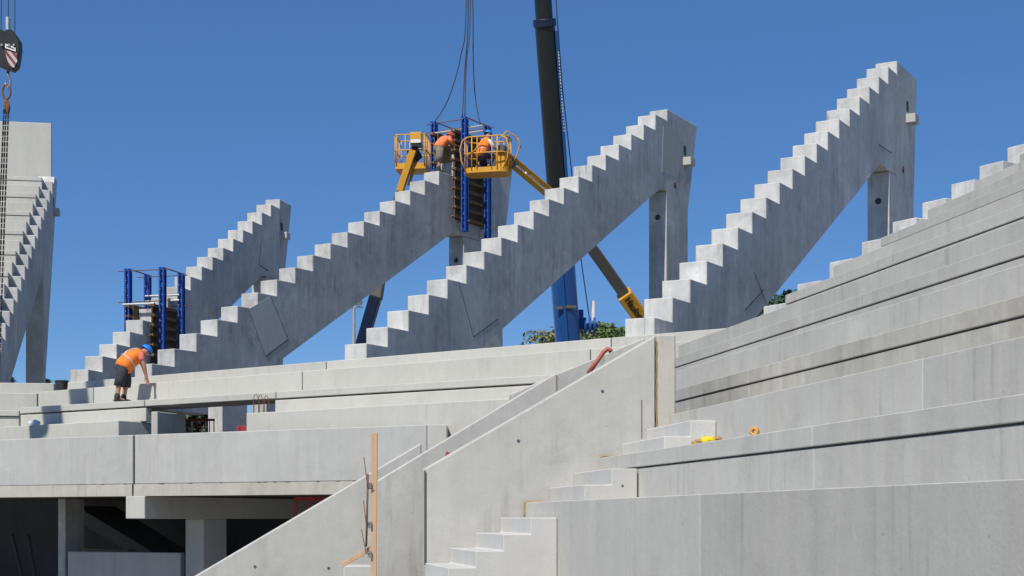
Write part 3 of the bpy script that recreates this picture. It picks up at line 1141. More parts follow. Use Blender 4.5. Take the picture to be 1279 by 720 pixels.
def hand_pts(J, E, wrist, tip_dir, side, tagn):
    """palm, four bent fingers of different length and a thumb"""
    w = V(J[wrist][:3])
    d = V(tip_dir).normalized()
    s = V(side).normalized()
    dn = d.cross(s)
    J['palm' + tagn] = (*(w + d * .06), .028)
    E.append((wrist, 'palm' + tagn))
    for i, (o, l) in enumerate(((-.03, .06), (-.01, .075), (.01, .07), (.03, .055))):
        a = w + d * .095 + s * o
        b = a + d * l * .6 + dn * .008
        c = b + d * l * .35 + dn * .03
        for nme, p, r in (('a', a, .011), ('b', b, .009), ('c', c, .007)):
            J['f%d%s%s' % (i, nme, tagn)] = (*p, r)
        E += [('palm' + tagn, 'f%da%s' % (i, tagn)), ('f%da%s' % (i, tagn), 'f%db%s' % (i, tagn)), ('f%db%s' % (i, tagn), 'f%dc%s' % (i, tagn))]
    a = w + d * .04 - s * .045
    b = a + d * .035 - s * .025 + dn * .015
    J['t0' + tagn] = (*a, .012)
    J['t1' + tagn] = (*b, .009)
    E += [(wrist, 't0' + tagn), ('t0' + tagn, 't1' + tagn)]


def head_parts(root, c, fwd, helmet_mat, up=None):
    """helmet, brim, eyes and ears round a head centred at c, facing fwd"""
    c, f = V(c), V(fwd).normalized()
    u = V((0, 0, 1)) if up is None else V(up).normalized()
    r = f.cross(u).normalized()
    u = r.cross(f)
    mat = Matrix((r, f, u)).transposed()
    mb = MB()
    n, m = 18, 7
    for i in range(m + 1):
        a = (pi / 2) * i / m
        for k in range(n):
            t = 2 * pi * k / n
            mb.v.append(c + mat @ V((.115 * cos(a) * cos(t), .135 * cos(a) * sin(t), .03 + .115 * sin(a))))
    for i in range(m):
        for k in range(n):
            l = (k + 1) % n
            mb.f.append([i * n + k, i * n + l, (i + 1) * n + l, (i + 1) * n + k])
    b = len(mb.v)
    for rr, ry, zz in ((.118, .14, .028), (.125, .19, .018), (.118, .14, .022)):
        for k in range(n):
            t = 2 * pi * k / n
            mb.v.append(c + mat @ V((rr * cos(t), (ry if sin(t) > 0 else .145) * sin(t), zz)))
    for i in range(2):
        for k in range(n):
            l = (k + 1) % n
            mb.f.append([b + i * n + k, b + i * n + l, b + (i + 1) * n + l, b + (i + 1) * n + k])
    mb.build('helmet', helmet_mat, root, smooth=True)
    mb = MB()
    for sx in (-.032, .032):
        p = c + mat @ V((sx, .096, .008))
        mb.blob(p, .011, .011, .011, 1, 0, 8, 6)
    mb.build('eyes', M['charcoal'], root, smooth=True)


def head_joints(J, E, neck, c, fwd, up=(0, 0, 1)):
    c, f = V(c), V(fwd).normalized()
    u = V(up).normalized()
    r = f.cross(u).normalized()
    u = r.cross(f)
    J['skull'] = (*c, .092)
    J['crown'] = (*(c + u * .06 - f * .01), .08)
    J['jaw'] = (*(c - u * .075 + f * .035), .055)
    J['nose'] = (*(c + f * .105 - u * .02), .014)
    J['nosetip'] = (*(c + f * .122 - u * .03), .010)
    J['earl'] = (*(c - r * .098 - u * .01), .018)
    J['earr'] = (*(c + r * .098 - u * .01), .018)
    E += [(neck, 'skull'), ('skull', 'crown'), ('skull', 'jaw'), ('skull', 'nose'), ('nose', 'nosetip'), ('skull', 'earl'), ('skull', 'earr')]


def band(c, axis, rx, ry, side, r=.018):
    """closed loop of tape round the body"""
    a = V(axis).normalized()
    s = V(side).normalized()
    q = a.cross(s)
    c = V(c)
    return [c + s * (rx * cos(t)) + q * (ry * sin(t)) for t in [2 * pi * k / 20 for k in range(20)]]


# worker 1: bends over the terrace, right side towards us (local +x is forwards)
p1 = empty('person', V(((151.5 - CX) * 34.45 / F, 34.45, LC.z)), radians(27))
tag(p1, 'person in orange vest, black shorts and blue helmet bending over the terrace', 'person')
J = {'pelvis': (.08, 0, .80, .125), 'waist': (.18, 0, .91, .12), 'chest': (.33, 0, 1.05, .14), 'upper': (.40, 0, 1.10, .10), 'neck': (.46, 0, 1.13, .055),
     'hr': (.03, -.10, .74, .10), 'kr': (-.06, -.13, .44, .065), 'cr': (-.09, -.13, .30, .06), 'ar': (-.11, -.13, .08, .042), 'tr': (.06, -.14, .04, .04),
     'hl': (.12, .10, .74, .10), 'kl': (.15, .13, .44, .065), 'cl': (.12, .13, .30, .06), 'al': (.09, .13, .08, .042), 'tl': (.26, .14, .04, .04),
     'sr': (.39, -.18, 1.09, .07), 'er': (.47, -.21, .80, .045), 'wr': (.53, -.16, .57, .032),
     'sl': (.42, .18, 1.09, .07), 'el': (.55, .21, .84, .045), 'wl': (.60, .14, .60, .032)}
E_ = [('pelvis', 'waist'), ('waist', 'chest'), ('chest', 'upper'), ('upper', 'neck'), ('pelvis', 'hr'), ('hr', 'kr'), ('kr', 'cr'), ('cr', 'ar'), ('ar', 'tr'),
      ('pelvis', 'hl'), ('hl', 'kl'), ('kl', 'cl'), ('cl', 'al'), ('al', 'tl'), ('upper', 'sr'), ('sr', 'er'), ('er', 'wr'), ('upper', 'sl'), ('sl', 'el'), ('el', 'wl')]
head_joints(J, E_, 'neck', (.545, -.01, 1.16), (.8, 0, -.6), (.6, 0, .8))
hand_pts(J, E_, 'wr', (.25, 0, -1), (1, 0, .25), 'r')
hand_pts(J, E_, 'wl', (.25, 0, -1), (1, 0, .25), 'l')
skin_mesh('body', J, E_, M['skin'], p1)
loft(MB(), [((.02, 0, .76), .20, .185), ((.07, 0, .82), .21, .20), ((.15, 0, .91), .21, .20), ((.24, 0, 1.0), .215, .19), ((.33, 0, 1.07), .235, .165), ((.41, 0, 1.12), .20, .13), ((.46, 0, 1.145), .10, .08)], (0, 1, 0)).build('vest', M['orange'], p1, smooth=True)
skin_mesh('shirt_sleeves', {'c': (.40, 0, 1.09, .09), 'r': (.39, -.185, 1.07, .085), 'r2': (.43, -.20, .92, .07), 'l': (.42, .185, 1.07, .085), 'l2': (.48, .20, .95, .07)},
          [('c', 'r'), ('r', 'r2'), ('c', 'l'), ('l', 'l2')], M['coral'], p1)
mb = loft(MB(), [((.10, 0, .90), .17, .14), ((.06, 0, .82), .20, .165), ((.05, 0, .72), .205, .15), ((.05, 0, .66), .12, .1)], (0, 1, 0))
loft(mb, [((.03, -.09, .78), .11, .125), ((-.0, -.11, .64), .118, .128), ((-.045, -.13, .50), .11, .118), ((-.075, -.13, .36), .105, .112)], (0, 1, 0))
loft(mb, [((.08, .09, .78), .11, .125), ((.12, .11, .64), .118, .128), ((.145, .13, .50), .11, .118), ((.135, .13, .36), .105, .112)], (0, 1, 0))
mb.build('shorts', M['charcoal'], p1, smooth=True)
for x, y in ((-.11, -.13), (.09, .13)):
    MB().blob((x + .06, y, .045), .15, .055, .045, 2, .05).blob((x, y, .12), .068, .066, .11, 2, .05).build('boot', M['boot'], p1, smooth=True)
ax = V((.62, 0, .55))
mb = MB()
mb.tube(band((.165, 0, .925), ax, .216, .206, (0, 1, 0)), .013, 6, closed=True)
for sy in (-1, 1):
    mb.tube([(.055, sy * .10, 1.06), (.12, sy * .02, 1.145), (.23, -sy * .09, 1.20), (.34, -sy * .14, 1.21)], .013, 6)
mb.build('reflective_tape', M['silver'], p1)
head_parts(p1, (.55, -.01, 1.175), (.75, 0, -.66), M['helmet_blue'], (.66, 0, .75))

# worker 2: stands on the top step beside the formwork, leaning to the right
f2 = V((R2.x, R2.y, R2.z + 15 * RKR)) + R2.h * (15 * .8 + .3) - R2.e * .22
f2.z = R2.z + 15 * RKR
p2 = empty('person', f2, radians(40))
tag(p2, 'person in faded orange shirt, khaki shorts and red helmet on the top step', 'person')
J = {'pelvis': (.02, 0, .84, .12), 'waist': (.08, 0, .95, .115), 'chest': (.22, 0, 1.09, .14), 'upper': (.30, 0, 1.15, .10), 'neck': (.38, 0, 1.19, .055),
     'hr': (-.02, -.10, .78, .10), 'kr': (-.04, -.13, .45, .065), 'cr': (-.07, -.13, .30, .06), 'ar': (-.08, -.13, .08, .042), 'tr': (.09, -.14, .04, .04),
     'hl': (.03, .10, .78, .10), 'kl': (.10, .13, .45, .065), 'cl': (.09, .13, .30, .06), 'al': (.06, .13, .08, .042), 'tl': (.22, .14, .04, .04),
     'sr': (.29, -.18, 1.13, .07), 'er': (.46, -.2, .95, .045), 'wr': (.66, -.16, .94, .032),
     'sl': (.32, .18, 1.13, .07), 'el': (.5, .2, .98, .045), 'wl': (.7, .14, 1.0, .032)}
E2 = [e for e in E_ if e[0] in J and e[1] in J]
head_joints(J, E2, 'neck', (.47, -.0, 1.22), (.9, 0, -.4), (.4, 0, .9))
hand_pts(J, E2, 'wr', (1, 0, -.1), (0, 1, 0), 'r')
hand_pts(J, E2, 'wl', (1, 0, -.1), (0, 1, 0), 'l')
skin_mesh('body', J, E2, M['skin'], p2)
mb = loft(MB(), [((-.01, 0, .80), .19, .16), ((.03, 0, .88), .19, .16), ((.12, 0, .99), .195, .155), ((.22, 0, 1.09), .215, .145), ((.30, 0, 1.15), .18, .11), ((.37, 0, 1.19), .08, .07)], (0, 1, 0))
loft(mb, [((.27, -.15, 1.13), .08, .09), ((.33, -.19, 1.07), .075, .08), ((.41, -.20, .99), .065, .07)], (0, 1, 0))
loft(mb, [((.29, .15, 1.13), .08, .09), ((.36, .19, 1.08), .075, .08), ((.44, .20, 1.01), .065, .07)], (0, 1, 0))
mb.build('shirt', M['salmon'], p2, smooth=True)
mb = loft(MB(), [((.04, 0, .92), .16, .13), ((.01, 0, .84), .19, .155), ((.0, 0, .72), .20, .15), ((.0, 0, .66), .12, .1)], (0, 1, 0))
loft(mb, [((-.01, -.09, .78), .11, .125), ((-.03, -.11, .64), .125, .13), ((-.045, -.13, .50), .12, .125), ((-.055, -.13, .36), .115, .12)], (0, 1, 0))
loft(mb, [((.02, .09, .78), .11, .125), ((.06, .11, .64), .125, .13), ((.09, .13, .50), .12, .125), ((.095, .13, .36), .115, .12)], (0, 1, 0))
mb.build('shorts', M['khaki'], p2, smooth=True)
for x, y in ((-.08, -.13), (.06, .13)):
    MB().blob((x + .06, y, .045), .15, .055, .045, 2, .05).blob((x, y, .12), .068, .066, .11, 2, .05).build('boot', M['boot'], p2, smooth=True)
head_parts(p2, (.475, 0, 1.235), (.9, 0, -.4), M['helmet_red'], (.4, 0, .9))

# ================================================================ AERIAL PLATFORMS


def rounded(w, d, r, n=5):
    pts = []
    for cx, cy, a0 in ((w / 2 - r, -d / 2 + r, -90), (w / 2 - r, d / 2 - r, 0), (-w / 2 + r, d / 2 - r, 90), (-w / 2 + r, -d / 2 + r, 180)):
        for k in range(n + 1):
            a = radians(a0 + 90 * k / n)
            pts.append((cx + r * cos(a), cy + r * sin(a)))
    return pts


def basket(t, w, d, h, floor_t=.14, r=.12):
    o = rounded(w, d, r)
    mb = MB().prism([(x, y, 0) for x, y in o], (0, 0, floor_t))
    mb.build('floor', M['yellow'], t, bevel=.01)
    mb = MB()
    for z in (h, h * .55):
        mb.tube([(x, y, z) for x, y in o], .022, 8, closed=True)
    for i in (0, 5, 6, 11, 12, 17, 18, 23):
        x, y = o[i]
        mb.tube([(x, y, floor_t * .5), (x, y, h)], .02, 8)
    for x in (-w / 6, w / 6):
        for y in (-d / 2, d / 2):
            mb.tube([(x, y, floor_t * .5), (x, y, h)], .016, 8)
    mb.build('guard_rail', M['yellow'], t, smooth=True)


def chassis(t, c, rz):
    """wheeled base of a lift, centred at c (local)"""
    c = V(c)
    rot = Matrix.Rotation(rz, 3, 'Z')
    mb = MB()
    mb.box(-1.4, 1.4, -.9, .9, .45, .95)
    mb.v = [c + rot @ p for p in mb.v]
    mb.build('chassis', M['yellow'], t, bevel=.04)
    mb = MB().box(-1.3, .9, -.75, .75, 1.0, 1.9)
    mb.v = [c + rot @ p for p in mb.v]
    mb.build('turntable', M['yellow'], t, bevel=.06)
    for x in (-1.0, 1.0):
        for y in (-1.0, 1.0):
            mb = MB().cyl((x, y - .16, .45), (x, y + .16, .45), .45, 24)
            mb.v = [c + rot @ p for p in mb.v]
            mb.build('wheel', M['rubber'], t, bevel=.03)


# left lift
yL = 52.6
bl = at(516, 215, yL)
t = empty('aerial_lift', bl, radians(-6))
tag(t, 'yellow aerial platform left of the upper formwork, on a navy arm', 'aerial lift', 'yellow aerial lifts')
basket(t, 1.06, .9, 1.15, floor_t=.2, r=.06)
inv = Matrix.Rotation(radians(6), 3, 'Z')
lp = lambda px, py, y: inv @ (at(px, py, y) - bl)
mb = MB()
c = lp(520.5, 178, yL - .5)
mb.box(c.x - .2, c.x + .19, c.y - .12, c.y + .12, c.z - .05, c.z + .32)
mb.build('control_box', M['yellow'], t, bevel=.02)
MB().box(c.x - .17, c.x + .16, c.y - .127, c.y - .121, c.z - .045, c.z + .07).build('label_plate', M['white'], t)
MB().box(c.x - .15, c.x + .2, c.y - .1, c.y + .14, c.z - .16, c.z - .07).build('bracket', M['black'], t)
a0, a1 = lp(517, 188, yL - .55), lp(500, 240, yL - .3)
a0m = lp(511, 206, yL - .5)
MB().bar(a0, a1, .23, .23, up=(0, 1, 0)).build('jib', M['yellow'], t, bevel=.02)
MB().bar(lp(522, 196, yL - .35), lp(511, 232, yL - .2), .09, .09, up=(0, 1, 0)).build('link_arm', M['yellow'], t)
MB().bar(lp(515, 186, yL - .5), lp(522, 200, yL - .3), .26, .3).build('rotator', M['black'], t)
b0, b1 = lp(500, 240, yL - .3), lp(476, 352, 53.5)
MB().bar(b0, b1, .26, .3, up=(0, 1, 0)).build('boom_head', M['boom_grey'], t, bevel=.02)
c0 = lp(477.5, 350, 53.5)
MB().bar(c0, lp(470, 372, 53.5), .2, .34, up=(0, 1, 0), w2=.42, h2=.42).build('boom_collar', M['boom_grey'], t, bevel=.02)
c1 = lp(452, 432, 54)
foot = inv @ (V((at(420, 640, 54.5).x, 54.5, GROUND + 1.8)) - bl)
MB().bar(lp(470, 370, 53.5), c1, .38, .40, up=(0, 1, 0)).bar(c1, foot, .38, .40, up=(0, 1, 0)).build('boom', M['navy'], t, bevel=.02)
fb = inv @ (V((at(414, 640, 54.5).x, 54.5, GROUND)) - bl)
chassis(t, fb, .4)

# right lift
yR = 48.9
br = at(610, 219, yR)
t = empty('aerial_lift', br, radians(-14))
tag(t, 'yellow aerial platform holding a crouching worker, right of the upper formwork', 'aerial lift', 'yellow aerial lifts')
basket(t, 1.42, .85, 1.12, floor_t=.17, r=.3)
inv2 = Matrix.Rotation(radians(14), 3, 'Z')
rp = lambda px, py, y: inv2 @ (at(px, py, y) - br)
mb = MB()
# curved crash bars at both ends
for sx in (-1, 1):
    mb.tube([(sx * .62, -.44, .1), (sx * .74, -.46, .4), (sx * .78, -.46, .75), (sx * .70, -.44, 1.02), (sx * .5, -.44, 1.13)], .022, 8)
mb.tube([(.45, -.2, 1.05), (.62, -.1, 1.32), (.85, .1, 1.2), (.98, .2, .95), (.88, .2, .6), (.72, .2, .35)], .022, 8)
mb.tube([(.45, .3, 1.1), (.65, .3, 1.35), (.9, .3, 1.15), (1.0, .3, .85)], .018, 8)
mb.tube([(-.6, -.45, .5), (-.3, -.45, .7), (.0, -.45, 1.0)], .02, 8)
mb.build('crash_bar', M['yellow'], t, smooth=True)
MB().box(.36, .62, -.3, .1, .62, .86).build('control_box', M['boom_grey'], t, bevel=.03)
MB().box(.30, .60, -.2, .35, .17, .68).build('tool_tray', M['yellow'], t, bevel=.02)
MB().bar(rp(633, 205, yR + .2), rp(641, 199, yR + .3), .3, .42).build('rotator', M['boom_grey'], t, bevel=.03)
jA, jB = (638, 199), (692, 246)
ya, yb = yR + .4, yR + 1.6
for dpy, w in ((-3.5, .16), (6.5, .13)):
    MB().bar(rp(jA[0], jA[1] + dpy, ya), rp(jB[0] + 2, jB[1] + dpy, yb), .16, w, up=(0, 1, 0)).build('jib_arm', M['yellow'], t, bevel=.015)
MB().bar(rp(655, 218, yR + .75), rp(672, 233, yR + 1.15), .2, .12, up=(0, 1, 0)).build('jib_ram', M['white'], t)
g0, g1 = rp(692, 243, yb), rp(790, 381, 52.2)
MB().bar(g0, g1, .36, .40, up=(0, 1, 0)).build('boom', M['boom_grey'], t, bevel=.02)
y0_, y1_ = at(779.5, 366.7, 52.0), at(812, 412, 52.7)
ft = V((at(1010, 640, 56).x, 56, GROUND + 1.8))
dirb = (y1_ - y0_).normalized()
e0 = inv2 @ (y0_ - br)
e1 = inv2 @ (y1_ + dirb * 1.2 - br)
sl = MB().bar(e0, e1, .52, .52, up=(0, 1, 0))
sl.bar(e1, inv2 @ (ft - br), .52, .52, up=(0, 1, 0))
slv = sl.build('boom_sleeve', M['yellow'], t, bevel=.03)
# the word on the sleeve
cu = bpy.data.curves.new('lettering', 'FONT')
cu.body = 'Haulotte'
cu.size = .31
cu.offset = .008
cu.extrude = .004
cu.align_y = 'CENTER'
tmp = bpy.data.objects.new('lettering', cu)
COL.objects.link(tmp)
dg = bpy.context.evaluated_depsgraph_get()
me = bpy.data.meshes.new_from_object(tmp.evaluated_get(dg))
bpy.data.objects.remove(tmp)
me.materials.clear()
me.materials.append(M['black'])
lt = bpy.data.objects.new('lettering', me)
COL.objects.link(lt)
lt.parent = slv
dloc = (e1 - e0).normalized()
ny = V((0, -1, 0))
ny = (ny - dloc * ny.dot(dloc)).normalized()
upv = ny.cross(dloc)
mt = Matrix((dloc, upv, ny)).transposed().to_4x4()
mt.translation = e0 + dloc * .1 + ny * .268
lt.matrix_local = mt
chassis(t, inv2 @ (V((ft.x + .4, 56, GROUND)) - br), -.3)

# worker 3, crouching in the right basket
p3 = empty('person', br + V((-.13, .0, .17)), radians(35))
tag(p3, 'person in orange vest, white sleeves and blue helmet crouching in the yellow platform', 'person')
J = {'pelvis': (-.12, 0, .42, .125), 'waist': (-.06, 0, .58, .12), 'chest': (.04, 0, .80, .145), 'upper': (.09, 0, .93, .10), 'neck': (.12, 0, 1.02, .055),
     'hr': (-.08, -.11, .40, .10), 'kr': (.26, -.16, .46, .07), 'cr': (.18, -.16, .28, .06), 'ar': (.05, -.16, .08, .042), 'tr': (.22, -.17, .04, .04),
     'hl': (-.08, .11, .40, .10), 'kl': (.22, .16, .18, .07), 'cl': (.08, .16, .12, .06), 'al': (-.18, .16, .08, .042), 'tl': (-.28, .16, .05, .04),
     'sr': (.09, -.19, .90, .07), 'er': (.22, -.26, .66, .045), 'wr': (.44, -.2, .62, .032),
     'sl': (.09, .19, .90, .07), 'el': (.24, .26, .68, .045), 'wl': (.46, .18, .66, .032)}
E3 = [e for e in E_ if e[0] in J and e[1] in J]
head_joints(J, E3, 'neck', (.16, 0, 1.11), (.95, 0, -.3), (.3, 0, .95))
hand_pts(J, E3, 'wr', (1, 0, -.2), (0, 1, 0), 'r')
hand_pts(J, E3, 'wl', (1, 0, -.2), (0, 1, 0), 'l')
skin_mesh('body', J, E3, M['skin'], p3)
loft(MB(), [((-.14, 0, .40), .19, .17), ((-.11, 0, .48), .20, .18), ((-.05, 0, .62), .20, .175), ((.02, 0, .78), .215, .165), ((.07, 0, .90), .20, .135), ((.11, 0, .99), .09, .08)], (0, 1, 0)).build('vest', M['orange'], p3, smooth=True)
skin_mesh('shirt_sleeves', {'c': (.08, 0, .90, .09), 'r': (.09, -.195, .88, .082), 'r2': (.20, -.25, .68, .062), 'l': (.09, .195, .88, .082), 'l2': (.22, .25, .70, .062)},
          [('c', 'r'), ('r', 'r2'), ('c', 'l'), ('l', 'l2')], M['shirt_white'], p3)
skin_mesh('trousers', {'p': (-.12, 0, .42, .14), 'hr': (-.06, -.11, .41, .12), 'kr': (.26, -.16, .46, .09), 'cr': (.17, -.16, .27, .078), 'ar': (.06, -.16, .12, .065),
                       'hl': (-.06, .11, .40, .12), 'kl': (.22, .16, .18, .09), 'cl': (.08, .16, .13, .078), 'al': (-.15, .16, .09, .065)},
          [('p', 'hr'), ('hr', 'kr'), ('kr', 'cr'), ('cr', 'ar'), ('p', 'hl'), ('hl', 'kl'), ('kl', 'cl'), ('cl', 'al')], M['navy_cloth'], p3)
MB().blob((.12, -.165, .045), .15, .055, .045, 2, .05).build('boot', M['boot'], p3, smooth=True)
MB().blob((-.24, .16, .055), .13, .055, .05, 2, .05).build('boot', M['boot'], p3, smooth=True)
mb = MB().tube(band((-.05, 0, .62), (.1, 0, 1), .205, .18, (0, 1, 0)), .013, 6, closed=True)
mb.build('reflective_tape', M['silver'], p3)
head_parts(p3, (.165, 0, 1.13), (.95, 0, -.3), M['helmet_blue'], (.3, 0, .95))

# ================================================================ CRANES
tipc = at(585, -1290, 50.0)
footc = at(729, 690, 66.0)
cb = empty('mobile_crane', (footc.x, footc.y, GROUND))
tag(cb, 'mobile crane with black telescopic boom and blue boom base rising behind the beams', 'crane')
ol = cb.location.copy()
ax = (tipc - footc)


def along(py):
    """point of the boom axis at the given picture row"""
    lo, hi = 0.0, 1.0
    for _ in range(40):
        m = (lo + hi) / 2
        q = footc + ax * m
        if HY - F * q.z / q.y > py:
            lo = m
        else:
            hi = m
    return footc + ax * lo


def sect(name, pa, pb, w, h, mat, bevel=.06):
    return MB().bar(along(pa) - ol, along(pb) - ol, w, h, up=(0, 1, 0)).build(name, mat, cb, bevel=bevel)


# main boom: box with a rounded belly
def boom_section(name, pa, pb, w, d, mat, nm=10):
    a, b = along(pa) - ol, along(pb) - ol
    z = (b - a).normalized()
    x = z.cross(V((0, 1, 0))).normalized()
    x = -x if x.x < 0 else x
    y = z.cross(x)
    y = -y if y.y > 0 else y           # towards us
    prof = [(-w / 2, -d / 2), (-w / 2, d * .1)]
    prof += [(-w / 2 * cos(pi * k / nm), d * .1 + d * .4 * sin(pi * k / nm)) for k in range(1, nm)]
    prof += [(w / 2, d * .1), (w / 2, -d / 2)]
    mb = MB().prism([a + x * p + y * q for p, q in prof], b - a)
    return mb.build(name, mat, cb, bevel=.02), x, y, z


boom_section('boom_base', 560, 300, 1.0, 1.1, M['crane_blue'])
boom_section('boom_section', 305, 27, .74, .9, M['black'])
boom_section('boom_section', 27, -700, .64, .82, M['black'])
boom_section('boom_tip', -700, -1290, .58, .7, M['black'])
boom_section('collar', 34, 24, .86, 1.0, M['navy'])
# blue side strip with worn lettering on the black section
o, bx_, by_, bz_ = boom_section('tail', 300.5, 300, .2, .2, M['black'])
bpy.data.objects.remove(o)
pa, pb = along(305) - ol, along(40) - ol
MB().bar(pa + bx_ * .43, pb + bx_ * .43, .07, .55, up=by_).build('side_strip', M['crane_blue'], cb)
mb = MB()
rnd = random.Random(4)
for k in range(26):
    q = along(165 - k * 3.9) - ol + bx_ * .43 + by_ * .03
    mb.bar(q + by_ * .245, q + by_ * .245 + bz_ * rnd.uniform(.04, .085), .035, .02, up=by_)
mb.build('worn_marking', M['white'], cb)
for px, w in ((700.5, .28), (714.5, .42)):
    q = at(px, 381, 64.0)
    MB().box(-w / 2, w / 2, -.02, .02, -.06, .06).build('marking', M['boom_grey'], cb).location = along(381) - ol + by_ * .56 + bx_ * (-.28 if px < 705 else .2)
MB().bar(along(430) - ol + by_ * .553, along(303) - ol + by_ * .553, .03, .02, up=by_).build('weld_seam', M['navy'], cb)
# hoist parts beside the base
mb = MB()
hc = at(735, 407, 63.5) - ol
for dx in (-.18, .02, .2):
    mb.cyl(hc + V((dx, 0, 0)), hc + V((dx + .1, 0, 0)), .34, 20)
mb.cyl(hc + V((-.5, 0, 0)), hc + V((.4, 0, 0)), .1, 12)
mb.bar(hc + V((-.75, 0, -.1)), hc + V((.3, 0, -.1)), .2, .16)
mb.build('winch', M['crane_blue'], cb)
MB().cyl(hc + V((.22, 0, .2)), hc + V((.22, 0, 1.0)), .075, 10).build('post', M['white'], cb)
mb = MB().box(-.12, .12, -.1, .1, -.35, .35)
o = mb.build('bracket', M['crane_blue'], cb)
o.location = at(725.5, 398, 64) - ol
mb = MB()
mb.tube([at(737, 400, 63.6) - ol, at(727, 330, 63.2) - ol, at(703, 110, 60.5) - ol, at(697, 30, 59.6) - ol, at(610, -1250, 50.2) - ol], .022, 5)
mb.build('hoist_rope', M['rope'], cb)
# carrier
mb = MB().box(-2.5, 7, -1.3, 1.3, .7, 1.5).box(-2.2, 1.2, -1.2, 1.2, 1.55, 3.2)
mb.build('carrier', M['crane_blue'], cb, bevel=.08)
for x in (-1.6, -.2, 3.2, 4.6, 6.0):
    for y in (-1.2, 1.2):
        MB().cyl((x, y - .2, .62), (x, y + .2, .62), .62, 24).build('wheel', M['rubber'], cb, bevel=.04)

# slings to the upper formwork
apex = at(586, -330, 50.4)
t = empty('lifting_slings', apex)
tag(t, 'four lifting slings running down from above to the upper blue formwork', 'slings')


def wpost(rk, x, s, z):
    return V((rk.x, rk.y, rk.z + z)) + rk.e * x + rk.h * s


tops = [wpost(R2, .30, 13.05, 8.66), wpost(R2, .30, 14.45, 8.66), wpost(R2, -RW - .30, 13.05, 8.66), wpost(R2, -RW - .30, 14.45, 8.66)]
for (mids, end, dx) in (((-1, 0), tops[0], 0), ((581, 590), tops[1], 0), ((0, 0), tops[2], 0), ((0, 0), tops[3], 0)):
    pass
routes = [[at(588, 0, 50.4), at(583, 80, 50.4), tops[0]],
          [at(591, 0, 50.8), at(591.5, 70, 51.2), at(594, 120, 51.6), tops[1] + V((-.25, 0, .05))],
          [at(583, 0, 50.6), at(576, 70, 50.8), at(562, 120, 51), at(550, 143, 51.2), tops[2]],
          [at(585.5, 0, 51), at(581, 90, 51.6), tops[3] * .4 + tops[0] * .6 + V((0, .5, .3))]]
for r_ in routes:
    pts = [apex] + r_
    # smooth the path
    q = [p - apex for p in pts]
    fine = []
    for i in range(len(q) - 1):
        p_1 = q[max(i - 1, 0)]
        p_2 = q[min(i + 2, len(q) - 1)]
        for k in range(6):
            u = k / 6
            fine.append(.5 * ((2 * q[i]) + (q[i + 1] - p_1) * u + (2 * p_1 - 5 * q[i] + 4 * q[i + 1] - p_2) * u * u + (3 * q[i] - p_1 - 3 * q[i + 1] + p_2) * u ** 3))
    fine.append(q[-1])
    MB().tube(fine, .02, 6).build('sling', M['rope'], t, smooth=True)

# hook block at the left
yh = 41.5
hb = at(10.5, 65, yh)
t = empty('hook_block', hb)
tag(t, 'black crane hook block with red and white stripes hanging at the left edge', 'hook block')
s_ = yh / F
body = [(-13, 22), (-9, 27), (-3, 24), (5, 27), (11, 20), (16, 12), (16.5, 2), (15, -10), (13, -20), (7, -25), (-4, -22), (-12, -18), (-16, -5), (-15, 12)]
MB().prism([(a * s_, -.14, b * s_) for a, b in body], (0, .28, 0)).build('body', M['black'], t, bevel=.02)
MB().prism([(a * s_, -.165, b * s_) for a, b in ((-2, 0), (13, -4), (14, -14), (10, -22), (4, -20))], (0, .018, 0)).build('hazard_plate', M['hazard'], t)
MB().prism([(a * s_, -.168, b * s_) for a, b in ((-1, 2.5), (12, -2), (12, 3), (-1, 8))], (0, .02, 0)).build('name_plate', M['white'], t)
MB().prism([(a * s_, -.175, b * s_) for a, b in ((0.5, 4), (11, .4), (11, 1.4), (.5, 5.4))], (0, .01, 0)).build('worn_marking', M['charcoal'], t)
for dx in (-5, 4, 10):
    MB().cyl((dx * s_, -.2, 6 * s_), (dx * s_, .2, 6 * s_), .03, 10).build('pin', M['steel'], t)
MB().box(-2.2 * s_, 2.2 * s_, -.08, .08, 26 * s_, 43 * s_).build('rope_socket', M['galv'], t, bevel=.02)
# hook: shank and a curl
hk = [(0, 0, -24), (0, 0, -30), (2.8, 0, -35), (3, 0, -41), (0, 0, -45), (-3, 0, -42), (-3.4, 0, -38)]
MB().tube([(a * s_, b, c_ * s_) for a, b, c_ in hk], .04, 8, r_end=.02).build('hook', M['steel'], t, smooth=True)
mb = MB()
mb.tube([(5 * s_ * cos(a) - 2.0 * s_, 0, (-50 + 9 * sin(a)) * s_) for a in [2 * pi * k / 20 for k in range(20)]], .03, 8, closed=True)
mb.build('shackle', M['rust'], t, smooth=True)
mb = MB().blob((-2.5 * s_, 0, -66 * s_), .06, .06, .16, 3, .3).blob((0, 0, -70 * s_), .05, .05, .2, 8, .3)
mb.build('chain_head', M['rust'], t, smooth=True)
for (x0, x1) in ((-5, -17), (-2.5, -12.5), (.5, -8.5)):
    mb = MB()
    a, b = V((x0 * s_, 0, -72 * s_)), V((x1 * s_, -.3, -455 * s_))
    n = 56
    for k in range(n):
        p, q = a.lerp(b, k / n), a.lerp(b, (k + .85) / n)
        mb.bar(p, q, .045 if k % 2 else .018, .018 if k % 2 else .045)
    mb.build('chain', M['chain'], t)
for dx in (-8.5, .5, 8.5):
    MB().tube([(dx * s_, 0, 20 * s_), (dx * s_ * .9, 0, 900 * s_)], .014, 6).build('hoist_rope', M['rope'], t)

